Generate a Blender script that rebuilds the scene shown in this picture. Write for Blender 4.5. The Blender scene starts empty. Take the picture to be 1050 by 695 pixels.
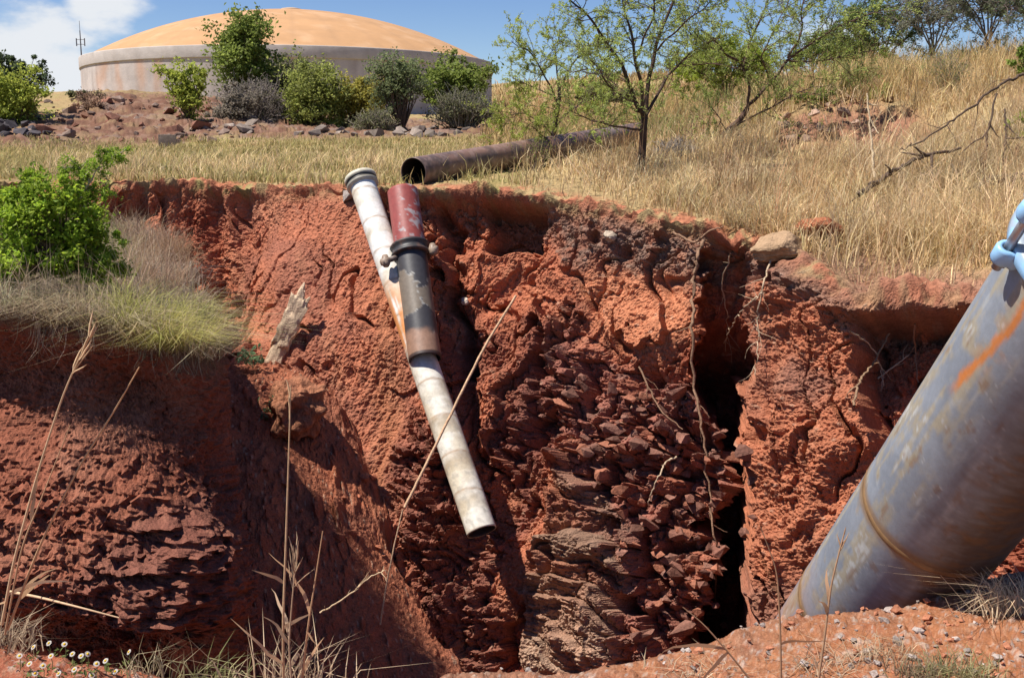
import bpy, math, random
import numpy as np
from mathutils import Vector, Matrix

# ------------------------------------------------------------------ camera, sky, sun
S = bpy.context.scene
COL = S.collection
random.seed(11)
rng = np.random.default_rng(11)
F = 1126.0
TH = math.radians(9.455)
CT, ST = math.cos(TH), math.sin(TH)
EYE = 1.6

cam_d = bpy.data.cameras.new("camera")
cam = bpy.data.objects.new("camera", cam_d)
COL.objects.link(cam)
cam.location = (0, 0, EYE)
cam.rotation_euler = (math.pi / 2 - TH, 0, 0)
cam_d.sensor_width = 36.0
cam_d.lens = 36.0 * F / 1050.0
cam_d.clip_start = 0.05
cam_d.clip_end = 5000
S.camera = cam

SUN = Vector((-0.45, -0.13, 0.885)).normalized()
SUN_EL = math.asin(SUN.z)
SUN_AZ = math.atan2(SUN.x, SUN.y)
W = bpy.data.worlds.new("World")
S.world = W
W.use_nodes = True
wn, wl = W.node_tree.nodes, W.node_tree.links
bg = wn["Background"]
sky = wn.new("ShaderNodeTexSky")
sky.sky_type = 'NISHITA'
sky.sun_disc = False
sky.sun_elevation = SUN_EL
sky.sun_rotation = SUN_AZ
sky.altitude = 1500
sky.air_density = 1.0
sky.dust_density = 0.6
sky.ozone_density = 1.6
bg.inputs["Strength"].default_value = 0.07
# clouds: noise on the view direction, gathered low on the left of the sky
tc = wn.new("ShaderNodeTexCoord")
nrm = wn.new("ShaderNodeVectorMath"); nrm.operation = 'NORMALIZE'
wl.new(tc.outputs["Generated"], nrm.inputs[0])
mp = wn.new("ShaderNodeMapping"); mp.inputs["Scale"].default_value = (1, 1, 2.2)
wl.new(nrm.outputs[0], mp.inputs[0])
nz = wn.new("ShaderNodeTexNoise"); nz.inputs["Scale"].default_value = 11; nz.inputs["Detail"].default_value = 7
nz.inputs["Roughness"].default_value = 0.55
wl.new(mp.outputs[0], nz.inputs["Vector"])


def dirdot(v, a, b):
    d = wn.new("ShaderNodeVectorMath"); d.operation = 'DISTANCE'
    d.inputs[1].default_value = Vector(v).normalized()
    wl.new(nrm.outputs[0], d.inputs[0])
    m = wn.new("ShaderNodeMapRange"); m.inputs[1].default_value = a; m.inputs[2].default_value = b
    m.inputs[3].default_value = 1; m.inputs[4].default_value = 0
    m.interpolation_type = 'SMOOTHSTEP'
    wl.new(d.outputs["Value"], m.inputs[0])
    return m.outputs[0]


def sky_sum(a, b):
    m = wn.new("ShaderNodeMath"); m.operation = 'MAXIMUM'
    wl.new(a, m.inputs[0]); wl.new(b, m.inputs[1]); return m.outputs[0]


c1 = dirdot((-0.415, 1.0, 0.075), 0.02, 0.095)
c3 = dirdot((-0.36, 1.0, 0.13), 0.01, 0.055)
c2 = dirdot((0.30, 1.0, 0.13), 0.0, 0.14)
cm = sky_sum(c1, c3)
c2m = wn.new("ShaderNodeMath"); c2m.operation = 'MULTIPLY'; c2m.inputs[1].default_value = 0.62
wl.new(c2, c2m.inputs[0])
cm = sky_sum(cm, c2m.outputs[0])
cs = wn.new("ShaderNodeMath"); cs.operation = 'ADD'
cmul = wn.new("ShaderNodeMath"); cmul.operation = 'MULTIPLY'; cmul.inputs[1].default_value = 0.42
wl.new(cm, cmul.inputs[0])
wl.new(nz.outputs["Fac"], cs.inputs[0]); wl.new(cmul.outputs[0], cs.inputs[1])
cr = wn.new("ShaderNodeMapRange"); cr.inputs[1].default_value = 0.66; cr.inputs[2].default_value = 0.90
cr.interpolation_type = 'SMOOTHSTEP'
wl.new(cs.outputs[0], cr.inputs[0])
hs = wn.new("ShaderNodeHueSaturation"); hs.inputs["Saturation"].default_value = 1.25; hs.inputs["Hue"].default_value = 0.515; hs.inputs["Value"].default_value = 1.1
wl.new(sky.outputs[0], hs.inputs["Color"])
mx = wn.new("ShaderNodeMix"); mx.data_type = 'RGBA'
mx.inputs["B"].default_value = (7.4, 7.7, 8.1, 1)
wl.new(cr.outputs[0], mx.inputs["Factor"]); wl.new(hs.outputs[0], mx.inputs["A"])
wl.new(mx.outputs["Result"], bg.inputs["Color"])

sd = bpy.data.lights.new("sun", 'SUN')
sd.energy = 5.0
sd.angle = math.radians(0.5)
sd.color = (1.0, 0.955, 0.88)
so = bpy.data.objects.new("sun", sd)
COL.objects.link(so)
so.rotation_euler = SUN.to_track_quat('Z', 'Y').to_euler()
so.location = (-20, -10, 40)
S.view_settings.view_transform = 'Standard'
S.view_settings.look = 'None'
S.view_settings.exposure = 0.65
S.view_settings.gamma = 1.0
S.view_settings.use_curve_mapping = False
S.cycles.max_bounces = 6
S.cycles.diffuse_bounces = 2
S.cycles.transparent_max_bounces = 8


# ------------------------------------------------------------------ measuring helpers
def ray(px, py):
    u = (np.asarray(px, float) - 525) / F
    w = (347.5 - np.asarray(py, float)) / F
    y = CT + w * ST
    return u / y, (-ST + w * CT) / y


def P(px, py, Y):
    a, e = ray(px, py)
    return np.array([a * Y, Y, EYE + e * Y])


def proj(x, y, z):
    zz = z - EYE
    f = np.maximum(y * CT - zz * ST, 0.05)
    return 525 + F * x / f, 347.5 - F * (y * ST + zz * CT) / f


def sstep(a, b, x):
    t = np.clip((x - a) / (b - a), 0, 1)
    return t * t * (3 - 2 * t)


def _h(ix, iy, iz, seed):
    h = (ix.astype(np.uint32) * np.uint32(374761393) + iy.astype(np.uint32) * np.uint32(668265263)
         + iz.astype(np.uint32) * np.uint32(2147483647 ^ 0x5bd1e995) + np.uint32(seed * 2654435 + 97))
    h = (h ^ (h >> np.uint32(13))) * np.uint32(1274126177)
    h = (h ^ (h >> np.uint32(16))) * np.uint32(2246822519)
    h ^= h >> np.uint32(15)
    return h


def hf(ix, iy, iz, seed):
    return _h(ix, iy, iz, seed).astype(np.float32) * np.float32(1 / 4294967295.0)


def noise(x, y, z, seed=0):
    """gradient-like value noise, about -1..1"""
    x = np.asarray(x, np.float32); y = np.asarray(y, np.float32); z = np.asarray(z, np.float32)
    x, y, z = np.broadcast_arrays(x, y, z)
    fx, fy, fz = np.floor(x), np.floor(y), np.floor(z)
    ix, iy, iz = fx.astype(np.int32), fy.astype(np.int32), fz.astype(np.int32)
    tx, ty, tz = x - fx, y - fy, z - fz

    def g(dx, dy, dz):
        h = _h(ix + dx, iy + dy, iz + dz, seed)
        a = (h & np.uint32(1023)).astype(np.float32) * np.float32(2 / 1023.) - 1
        b = ((h >> np.uint32(10)) & np.uint32(1023)).astype(np.float32) * np.float32(2 / 1023.) - 1
        c = ((h >> np.uint32(20)) & np.uint32(1023)).astype(np.float32) * np.float32(2 / 1023.) - 1
        return a * (tx - dx) + b * (ty - dy) + c * (tz - dz)
    sx, sy, sz = [t * t * t * (t * (t * 6 - 15) + 10) for t in (tx, ty, tz)]
    n00 = g(0, 0, 0) * (1 - sx) + g(1, 0, 0) * sx
    n10 = g(0, 1, 0) * (1 - sx) + g(1, 1, 0) * sx
    n01 = g(0, 0, 1) * (1 - sx) + g(1, 0, 1) * sx
    n11 = g(0, 1, 1) * (1 - sx) + g(1, 1, 1) * sx
    return ((n00 * (1 - sy) + n10 * sy) * (1 - sz) + (n01 * (1 - sy) + n11 * sy) * sz) * 1.6


def fbm(x, y, z, oct=4, seed=0, gain=0.5, lac=2.03):
    a, s, f = 1.0, 0.0, 1.0
    for k in range(oct):
        s = s + a * noise(x * f + 13.1 * k, y * f + 7.7 * k, z * f + 3.3 * k, seed + k)
        a *= gain; f *= lac
    return s


def ridged(x, y, z, oct=4, seed=0):
    a, s, f = 1.0, 0.0, 1.0
    for k in range(oct):
        s = s + a * (1 - 2 * np.abs(noise(x * f + 5.1 * k, y * f + 9.7 * k, z * f, seed + k)))
        a *= 0.5; f *= 2.1
    return s


def voronoi(u, v, seed=0):
    """2-D cells: returns offset to the cell point, F1, F2-F1 and three random numbers of the cell"""
    u = np.asarray(u, np.float32); v = np.asarray(v, np.float32)
    iu, iv = np.floor(u).astype(np.int32), np.floor(v).astype(np.int32)
    z0 = np.zeros_like(iu)
    b1 = np.full(u.shape, 1e9, np.float32); b2 = b1.copy()
    du = np.zeros_like(b1); dv = du.copy(); ci = iu.copy(); cj = iv.copy()
    for i in (-1, 0, 1):
        for j in (-1, 0, 1):
            a, b = iu + i, iv + j
            pu = a + 0.1 + 0.8 * hf(a, b, z0, seed); pv = b + 0.1 + 0.8 * hf(a, b, z0 + 1, seed)
            d = (u - pu) ** 2 + (v - pv) ** 2
            m = d < b1
            b2 = np.where(m, b1, np.minimum(b2, d)); b1 = np.where(m, d, b1)
            du = np.where(m, u - pu, du); dv = np.where(m, v - pv, dv)
            ci = np.where(m, a, ci); cj = np.where(m, b, cj)
    return du, dv, np.sqrt(b1), np.sqrt(b2) - np.sqrt(b1), hf(ci, cj, z0 + 2, seed), hf(ci, cj, z0 + 3, seed), hf(ci, cj, z0 + 4, seed)


def box(px, py, x0, x1, y0, y1, s=10):
    return sstep(x0 - s, x0 + s, px) * (1 - sstep(x1 - s, x1 + s, px)) * sstep(y0 - s, y0 + s, py) * (1 - sstep(y1 - s, y1 + s, py))


def dseg(px, py, pts):
    d = np.full(np.shape(px), 1e9)
    for (ax, ay), (bx, by) in zip(pts[:-1], pts[1:]):
        vx, vy = bx - ax, by - ay
        t = np.clip(((px - ax) * vx + (py - ay) * vy) / (vx * vx + vy * vy + 1e-9), 0, 1)
        d = np.minimum(d, np.hypot(px - ax - t * vx, py - ay - t * vy))
    return d


def line(px, py, pts, w):
    return np.exp(-(dseg(px, py, pts) / w) ** 2)


def poly(px, py, pts, s=10):
    ins = np.zeros(np.shape(px), bool)
    n = len(pts)
    for k in range(n):
        (ax, ay), (bx, by) = pts[k], pts[(k + 1) % n]
        c = (ay > py) != (by > py)
        ins ^= c & (px < (bx - ax) * (py - ay) / (by - ay + 1e-9) + ax)
    d = dseg(px, py, list(pts) + [pts[0]])
    return sstep(-s, s, np.where(ins, d, -d))


def mixc(c, col, m):
    return c * (1 - m[..., None]) + np.asarray(col, np.float32) * m[..., None]


def smooth1(a, n):
    k = np.hanning(2 * n + 3)[1:-1]; k /= k.sum()
    return np.convolve(np.pad(a, n, mode='edge'), k, mode='valid')


# ------------------------------------------------------------------ mesh helpers
def mesh_np(name, V, Q, col=None, mat=None, parent=None, smooth=True, loc=None, uv=None):
    """V (n,3); Q (m,3|4) faces"""
    V = np.asarray(V, np.float32)
    if loc is not None:
        V = V - np.asarray(loc, np.float32)
    me = bpy.data.meshes.new(name)
    k = Q.shape[1]
    me.vertices.add(len(V)); me.vertices.foreach_set("co", V.ravel())
    me.loops.add(Q.size); me.loops.foreach_set("vertex_index", Q.astype(np.int32).ravel())
    me.polygons.add(len(Q))
    me.polygons.foreach_set("loop_start", np.arange(0, Q.size, k, dtype=np.int32))
    me.polygons.foreach_set("loop_total", np.full(len(Q), k, np.int32))
    me.polygons.foreach_set("use_smooth", np.full(len(Q), smooth, bool))
    me.update(calc_edges=True)
    if col is not None:
        col = np.broadcast_to(np.asarray(col, np.float32), (len(V), 3))
        a = me.color_attributes.new("Col", 'FLOAT_COLOR', 'POINT')
        a.data.foreach_set("color", np.concatenate([col, np.ones((len(V), 1), np.float32)], 1).astype(np.float32).ravel())
    if mat:
        me.materials.append(mat)
    o = bpy.data.objects.new(name, me)
    COL.objects.link(o)
    if parent is not None:
        o.parent = parent
    elif loc is not None:
        o.location = loc
    return o


def grid_faces(R, C, r0=0, wrap=False):
    i = np.arange(R - 1)[:, None] * C; j = np.arange(C if wrap else C - 1)[None, :]
    jn = (j + 1) % C
    a = i + j; b = i + jn
    return np.stack([a, a + C - j + j, b + C, b], -1).reshape(-1, 4)[:, [0, 3, 2, 1]] if False else \
        np.stack([a, b, b + C, a + C], -1).reshape(-1, 4)


def root(name, loc, label, cat, group=None):
    o = bpy.data.objects.new(name, None)
    COL.objects.link(o)
    o.empty_display_size = 0.1
    o.location = loc
    o["label"] = label; o["category"] = cat
    if group: o["group"] = group
    return o


def tag(o, label=None, cat=None, group=None, kind=None):
    if label: o["label"] = label
    if cat: o["category"] = cat
    if group: o["group"] = group
    if kind: o["kind"] = kind
    return o


class MB:
    """collects vertex / triangle+quad soup with colours"""
    def __init__(s): s.v = []; s.q = []; s.c = []; s.n = 0

    def add(s, V, Q, c):
        V = np.asarray(V, float); Q = np.asarray(Q)
        if Q.shape[1] == 3: Q = np.concatenate([Q, Q[:, 2:3]], 1)
        s.v.append(V); s.q.append(Q + s.n); s.c.append(np.broadcast_to(np.asarray(c, float), (len(V), 3))); s.n += len(V)

    def build(s, name, mat, parent=None, loc=None, smooth=True):
        V = np.concatenate(s.v); Q = np.concatenate(s.q); c = np.concatenate(s.c)
        tri = Q[:, 2] == Q[:, 3]
        me = bpy.data.meshes.new(name)
        L = loc if loc is not None else (0, 0, 0)
        V = (V - np.asarray(L)).astype(np.float32)
        tot = np.where(tri, 3, 4).astype(np.int32)
        flat = Q.ravel()
        keep = np.ones(Q.shape, bool); keep[tri, 3] = False
        flat = flat[keep.ravel()].astype(np.int32)
        me.vertices.add(len(V)); me.vertices.foreach_set("co", V.ravel())
        me.loops.add(len(flat)); me.loops.foreach_set("vertex_index", flat)
        me.polygons.add(len(Q))
        me.polygons.foreach_set("loop_start", np.concatenate([[0], np.cumsum(tot)[:-1]]).astype(np.int32))
        me.polygons.foreach_set("loop_total", tot)
        me.polygons.foreach_set("use_smooth", np.full(len(Q), smooth, bool))
        me.update(calc_edges=True)
        a = me.color_attributes.new("Col", 'FLOAT_COLOR', 'POINT')
        a.data.foreach_set("color", np.concatenate([c, np.ones((len(V), 1))], 1).astype(np.float32).ravel())
        if mat: me.materials.append(mat)
        o = bpy.data.objects.new(name, me)
        COL.objects.link(o)
        if parent is not None: o.parent = parent
        elif loc is not None: o.location = loc
        return o

    def tube(s, pts, rad, c, n=6, cap=True):
        pts = np.asarray(pts, float); m = len(pts)
        rad = np.broadcast_to(np.asarray(rad, float), (m,))
        t = np.gradient(pts, axis=0); t /= np.linalg.norm(t, axis=1)[:, None] + 1e-9
        ref = np.array([0.31, 0.17, 0.93]) if abs(t[0] @ np.array([0.31, 0.17, 0.93])) < 0.9 else np.array([1.0, 0.1, 0])
        a = np.cross(t, ref); a /= np.linalg.norm(a, axis=1)[:, None] + 1e-9
        b = np.cross(t, a)
        ph = np.linspace(0, 2 * np.pi, n, endpoint=False)
        V = pts[:, None] + rad[:, None, None] * (np.cos(ph)[None, :, None] * a[:, None] + np.sin(ph)[None, :, None] * b[:, None])
        c = np.asarray(c, float)
        if c.ndim == 2: c = np.repeat(c, n, 0)
        s.add(V.reshape(-1, 3), grid_faces(m, n, wrap=True), c)


# ------------------------------------------------------------------ materials
def base_mat(name, rough=0.9, spec=0.2):
    m = bpy.data.materials.new(name); m.use_nodes = True
    n, l = m.node_tree.nodes, m.node_tree.links
    b = n["Principled BSDF"]
    b.inputs["Roughness"].default_value = rough
    b.inputs["Specular IOR Level"].default_value = spec
    at = n.new("ShaderNodeAttribute"); at.attribute_name = "Col"
    return m, n, l, b, at


def vary(n, l, color, scale, lo, hi, detail=6, rough=0.65):
    t = n.new("ShaderNodeTexCoord")
    z = n.new("ShaderNodeTexNoise"); z.inputs["Scale"].default_value = scale; z.inputs["Detail"].default_value = detail
    z.inputs["Roughness"].default_value = rough
    l.new(t.outputs["Object"], z.inputs["Vector"])
    r = n.new("ShaderNodeMapRange"); r.inputs[1].default_value = 0.3; r.inputs[2].default_value = 0.7
    r.inputs[3].default_value = lo; r.inputs[4].default_value = hi
    l.new(z.outputs["Fac"], r.inputs[0])
    v = n.new("ShaderNodeVectorMath"); v.operation = 'SCALE'
    l.new(color, v.inputs[0]); l.new(r.outputs[0], v.inputs["Scale"])
    return v.outputs[0], z


def bump(n, l, b, hs, dist, strength=1.0, prev=None):
    p = n.new("ShaderNodeBump"); p.inputs["Distance"].default_value = dist; p.inputs["Strength"].default_value = strength
    l.new(hs, p.inputs["Height"])
    if prev is not None: l.new(prev, p.inputs["Normal"])
    l.new(p.outputs[0], b.inputs["Normal"])
    return p.outputs[0]


def soil_mat(name, fine=55, dist=0.02):
    m, n, l, b, at = base_mat(name, 0.95, 0.1)
    c, z = vary(n, l, at.outputs["Color"], fine, 0.72, 1.28)
    c, z2 = vary(n, l, c, fine * 0.2, 0.8, 1.2)
    l.new(c, b.inputs["Base Color"])
    t = n.new("ShaderNodeTexCoord")
    vo = n.new("ShaderNodeTexVoronoi"); vo.inputs["Scale"].default_value = fine * 0.8
    l.new(t.outputs["Object"], vo.inputs["Vector"])
    p = bump(n, l, b, z.outputs["Fac"], dist, 0.9)
    bump(n, l, b, vo.outputs["Distance"], dist * 0.5, 0.6, p)
    return m


def paint_mat(name, rough=0.5, spec=0.4, fine=40, lo=0.9, hi=1.1, dist=0.001, metallic=0):
    m, n, l, b, at = base_mat(name, rough, spec)
    b.inputs["Metallic"].default_value = metallic
    c, z = vary(n, l, at.outputs["Color"], fine, lo, hi)
    l.new(c, b.inputs["Base Color"])
    bump(n, l, b, z.outputs["Fac"], dist, 0.8)
    return m


def leaf_mat(name, trans=0.35):
    m, n, l, b, at = base_mat(name, 0.6, 0.25)
    l.new(at.outputs["Color"], b.inputs["Base Color"])
    tr = n.new("ShaderNodeBsdfTranslucent")
    l.new(at.outputs["Color"], tr.inputs["Color"])
    ms = n.new("ShaderNodeMixShader"); ms.inputs[0].default_value = trans
    l.new(b.outputs[0], ms.inputs[1]); l.new(tr.outputs[0], ms.inputs[2])
    l.new(ms.outputs[0], n["Material Output"].inputs["Surface"])
    return m


M_SOIL = soil_mat("red_soil")
M_GROUND = soil_mat("dry_ground", 30, 0.025)
M_ROCK = soil_mat("stone", 40, 0.012)
M_BARK = soil_mat("bark", 60, 0.008)
M_LEAF = leaf_mat("leaf", 0.55)
M_GRASS = leaf_mat("dry_grass_blade", 0.4)
M_STALK = paint_mat("dry_stalk", 0.8, 0.1, 60, 0.8, 1.15, 0.001)

RED = np.array([0.40, 0.138, 0.074]); RED2 = np.array([0.27, 0.080, 0.044]); ORANGE = np.array([0.52, 0.205, 0.105])
BROWN = np.array([0.155, 0.062, 0.044]); PALE = np.array([0.42, 0.27, 0.185]); HUMUS = np.array([0.215, 0.125, 0.09])
STRAW = np.array([0.46, 0.30, 0.135])

# ------------------------------------------------------------------ land beyond the pit: heights from measured points
RIM = [(-150, 188, 13.2), (0, 186, 13.3), (60, 185, 13.4), (120, 186, 14.0), (200, 187, 14.2), (260, 189, 13.7), (330, 190, 12.9), (400, 191, 12.55),
       (470, 193, 12.3), (540, 196, 12.1), (600, 207, 11.7), (680, 221, 11.1), (730, 231, 10.8), (770, 243, 10.6),
       (800, 252, 10.2), (850, 285, 9.6), (900, 308, 9.4), (960, 306, 9.2), (1030, 300, 8.9), (1150, 296, 8.2), (1300, 290, 7.4)]
CTRL = RIM + [
    (-150, 165, 25), (100, 167, 24), (300, 166, 24), (450, 168, 20), (-100, 152, 38), (100, 152, 38), (300, 149, 38), (480, 148, 38), (430, 180, 14.5),
    (520, 172, 15.5), (590, 166, 17), (640, 158, 19.2), (690, 150, 19.5),
    (0, 104, 56), (60, 100, 58), (120, 97, 60), (190, 100, 60), (260, 112, 60), (330, 122, 60), (420, 130, 60), (100, 150, 42), (200, 148, 42), (330, 141, 46), (420, 139, 48),
    (80, 106, 85), (160, 106, 85), (290, 114, 85), (430, 118, 88), (500, 118, 90), (150, 112, 130), (290, 112, 130), (430, 112, 130), (0, 108, 150), (-150, 108, 100),
    (0, 112, 400), (200, 110, 400), (430, 100, 400),
    (520, 86, 180), (570, 83, 175), (640, 80, 160), (710, 80, 140), (540, 120, 70), (600, 121, 70), (670, 121, 62), (540, 142, 38), (620, 134, 38), (700, 128, 34),
    (520, 110, 400), (700, 110, 400), (900, 105, 400), (1200, 105, 400),
    (560, 176, 14.6), (640, 182, 13.5), (640, 168, 16), (700, 170, 14.8), (760, 190, 12.6), (850, 212, 11.6), (900, 255, 10.3), (950, 245, 10.4), (960, 285, 9.55), (1050, 250, 9.9), (1050, 200, 11.2), (950, 190, 12.2),
    (760, 132, 18.5), (800, 140, 16.2), (800, 112, 18.5), (860, 140, 15.6), (860, 98, 18.8), (940, 142, 15), (940, 92, 18.5), (1050, 140, 13.8), (1050, 84, 17.6), (1000, 82, 19),
    (900, 84, 21.5), (840, 95, 22), (970, 77, 21), (1050, 72, 20), (1200, 62, 18), (1200, 130, 13), (1200, 240, 9.2),
    (780, 104, 28), (900, 94, 32), (1050, 86, 32), (800, 98, 60), (1000, 85, 60), (1250, 80, 60), (760, 90, 110), (1000, 90, 130)]
_c = np.array(CTRL, float)
_a, _e = ray(_c[:, 0], _c[:, 1])


def _feat(x, y):
    return np.stack([x / y * 4.0, np.log(y) * 1.6], -1)


_X = _feat(_a * _c[:, 2], _c[:, 2])


def _tps(r2):
    return 0.5 * r2 * np.log(r2 + 1e-12)


_K = _tps(((_X[:, None] - _X[None]) ** 2).sum(-1)) + np.eye(len(_X)) * 1e-4
_Pm = np.concatenate([np.ones((len(_X), 1)), _X], 1)
_A = np.block([[_K, _Pm], [_Pm.T, np.zeros((3, 3))]])
_w = np.linalg.solve(_A, np.concatenate([_e, np.zeros(3)]))


def G(x, y):
    """ground height of the far side of the pit"""
    x = np.asarray(x, float); y = np.asarray(y, float)
    sh = x.shape
    f = _feat(x.ravel(), np.maximum(y.ravel(), 2.0))
    out = np.empty(len(f))
    for i in range(0, len(f), 40000):
        q = f[i:i + 40000]
        r2 = ((q[:, None] - _X[None]) ** 2).sum(-1)
        out[i:i + 40000] = _tps(r2) @ _w[:-3] + _w[-3] + q @ _w[-2:]
    return (EYE + out * np.maximum(y.ravel(), 2.0)).reshape(sh)


# rim path of the far wall, resampled by length
_r = np.array(RIM, float)
pxs = np.linspace(-150, 1300, 3000)
rY = smooth1(np.interp(pxs, _r[:, 0], _r[:, 2]), 60)
rpy = smooth1(np.interp(pxs, _r[:, 0], _r[:, 1]), 40)
ra, re_ = ray(pxs, rpy)
rx, rz = ra * rY, EYE + re_ * rY
seg = np.hypot(np.diff(rx), np.diff(rY)) * np.where(pxs[1:] < 1060, 1.0, 0.3) * np.where(pxs[1:] < 60, 0.4, 1)
arc = np.concatenate([[0], np.cumsum(seg)])
NC = 1250
sarc = np.linspace(0, arc[-1], NC)
cpx = np.interp(sarc, arc, pxs)
cx, cy = np.interp(sarc, arc, rx), np.interp(sarc, arc, rY)
cz = G(cx, cy)
tx, ty = np.gradient(cx), np.gradient(cy)
tl = np.hypot(tx, ty)
nx, ny = smooth1(ty / tl, 70), smooth1(-tx / tl, 70)
nl = np.hypot(nx, ny); nx /= nl; ny /= nl            # horizontal normal towards the pit
# --- rows: the wall (depth h below the rim)
NH = 520
h = np.linspace(0, 1, NH) ** 1.05 * 6.9
slope = smooth1(np.interp(cpx, [-150, 150, 260, 330, 400, 500, 560, 640, 720, 790, 900, 1000, 1300],
                          [0.15, 0.15, 0.36, 0.82, 0.72, 0.58, 0.50, 0.42, 0.33, 0.30, 0.28, 0.28, 0.28]), 30)
off = slope[None] * (np.sqrt(h[:, None] ** 2 + 0.25) - 0.5)
WX = cx[None] + nx[None] * off
WY = cy[None] + ny[None] * off
WZ = cz[None] - h[:, None] * np.ones(NC)[None]
# --- rows: the land running back from the rim
k = 1 + np.concatenate([np.linspace(0.0015, 0.3, 190), 0.3 + (np.geomspace(1, 120, 620) - 1) * 0.3 / 1.0 + 0.003])
GX = cx[None] * k[:, None]; GY = cy[None] * k[:, None]
GZ = G(GX, GY)

# base surface of both, as one sheet: far land (top rows, far to near) then wall
X = np.concatenate([GX[::-1], WX]); Y = np.concatenate([GY[::-1], WY]); Z = np.concatenate([GZ[::-1], WZ])
NG = len(k)
onw = np.concatenate([np.zeros(NG), np.ones(NH)])[:, None]
hh = np.concatenate([-(np.hypot(GX, GY) - np.hypot(cx, cy)[None])[::-1], np.repeat(h[:, None], NC, 1)])
ppx, ppy = proj(X, Y, Z)
# displacement direction: up on the land, out of the wall below, turning over the rim
tw = sstep(-0.10, 0.18, hh)
DX = nx[None] * tw * 0.93; DY = ny[None] * tw * 0.93; DZ = (1 - tw) + 0.34 * tw
dl = np.sqrt(DX ** 2 + DY ** 2 + DZ ** 2); DX /= dl; DY /= dl; DZ /= dl

near = (ppy > 60) & (np.hypot(X, Y) < 40)
wob = fbm(X * 1.3, Y * 1.3, Z * 1.3, 3, 5)
wob2 = fbm(X * 3.1, Y * 3.1, Z * 3.1, 3, 25)
qx = ppx + wob * 12 + wob2 * 5; qy = ppy + np.roll(wob, 37, 1) * 12 + np.roll(wob2, 11, 1) * 4

lo1 = sstep(-.35, .55, fbm(X * .8, Y * .8, Z * .6, 2, 141)); lo2 = sstep(-.3, .5, fbm(X * 1.1, Y * 1.1, Z * .9, 2, 142)); lo3 = sstep(-.2, .6, fbm(X * .6, Y * .6, Z * .6, 2, 143))
# zones, as painted patches of different earth
m_rub = poly(qx, qy, [(590, 340), (640, 375), (720, 400), (770, 420), (775, 640), (740, 690), (620, 700), (640, 600), (600, 500), (560, 470), (545, 420), (565, 345)], 14)
m_str = poly(qx, qy, [(585, 470), (640, 530), (640, 690), (540, 700), (548, 600), (560, 520)], 10)
m_rib = poly(qx, qy, [(425, 420), (470, 450), (500, 540), (515, 640), (500, 700), (470, 690), (430, 640), (415, 560), (400, 460)], 14)
m_smooth = poly(qx, qy, [(225, 200), (385, 195), (430, 360), (395, 620), (340, 640), (300, 420), (235, 330)], 14)
m_orange = poly(qx, qy, [(612, 270), (710, 275), (715, 345), (680, 375), (620, 350), (600, 310)], 14)
m_hum = sstep(-0.1, 0.05, hh) * (1 - sstep(0.22, 0.5, hh + wob * 0.18 - 0.35 * box(ppx, ppy, 570, 770, 150, 330, 30))) * sstep(250, 420, ppx)
m_but = poly(qx, qy, [(780, 262), (860, 275), (880, 330), (900, 430), (950, 560), (900, 700), (775, 700), (778, 400)], 8)
m_mid = poly(qx, qy, [(440, 200), (545, 195), (600, 300), (560, 360), (545, 450), (520, 520), (480, 480), (450, 360)], 12)
m_talus = poly(qx, qy, [(255, 380), (330, 400), (360, 520), (400, 600), (480, 700), (240, 700), (215, 400)], 12)
m_dk = poly(qx, qy, [(545, 330), (600, 320), (600, 400), (560, 480), (520, 560), (500, 600), (520, 480)], 14)

wall = sstep(0.0, 0.25, hh)
d = np.zeros_like(X)
# large forms
d += wall * (fbm(X * 0.55, Y * 0.55, Z * 0.4, 2, 1) * 0.22 + fbm(X * 1.6, Y * 1.6, Z * 1.1, 3, 2) * 0.10 * (1 - 0.6 * m_smooth))
# flutes on the left end of the wall
fl = noise(ppx / 34.0, np.zeros_like(ppx), hh * 0.5, 31) + 0.5 * noise(ppx / 15.0, np.zeros_like(ppx), hh * 0.9, 32)
d += wall * (1 - sstep(230, 300, ppx)) * fl * 0.22
# recesses, gullies, crevices
def cut(m, depth):
    global d
    d = d - m * depth
cut(box(qx, qy, 500, 541, 190, 254, 6) * sstep(.08, .22, hh), 0.50)
cut(line(qx, qy, [(455, 215), (462, 280), (473, 340), (477, 385)], 7) * wall, 0.34)
cut(line(qx, qy, [(440, 250), (455, 330), (490, 420), (500, 470)], 9) * wall, 0.16)
cut(line(qx, qy, [(548, 330), (553, 420), (560, 470)], 4) * wall, 0.22)
m_crev = poly(ppx + wob2 * 10 + wob * 6 + 5 * noise(ppx / 7, ppy / 7, Z, 171), ppy + wob * 8, [(724, 258), (774, 268), (777, 340), (778, 720), (684, 720), (704, 650), (734, 590), (718, 540), (742, 480), (730, 430), (712, 405), (722, 330)], 6)
d += m_but * wall * 0.22
cut(poly(qx, qy, [(800, 246), (822, 240), (812, 292), (798, 292)], 4), 0.35)
cut(poly(qx, qy, [(878, 335), (905, 328), (1000, 322), (1000, 400), (940, 520), (905, 470), (890, 400)], 7), 0.65)
d += poly(qx, qy, [(862, 300), (1030, 300), (1030, 324), (905, 330), (868, 324)], 5) * (0.16 + .08 * wob2)
cut(line(qx, qy, [(735, 235), (742, 262)], 12), 0.25)
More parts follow.
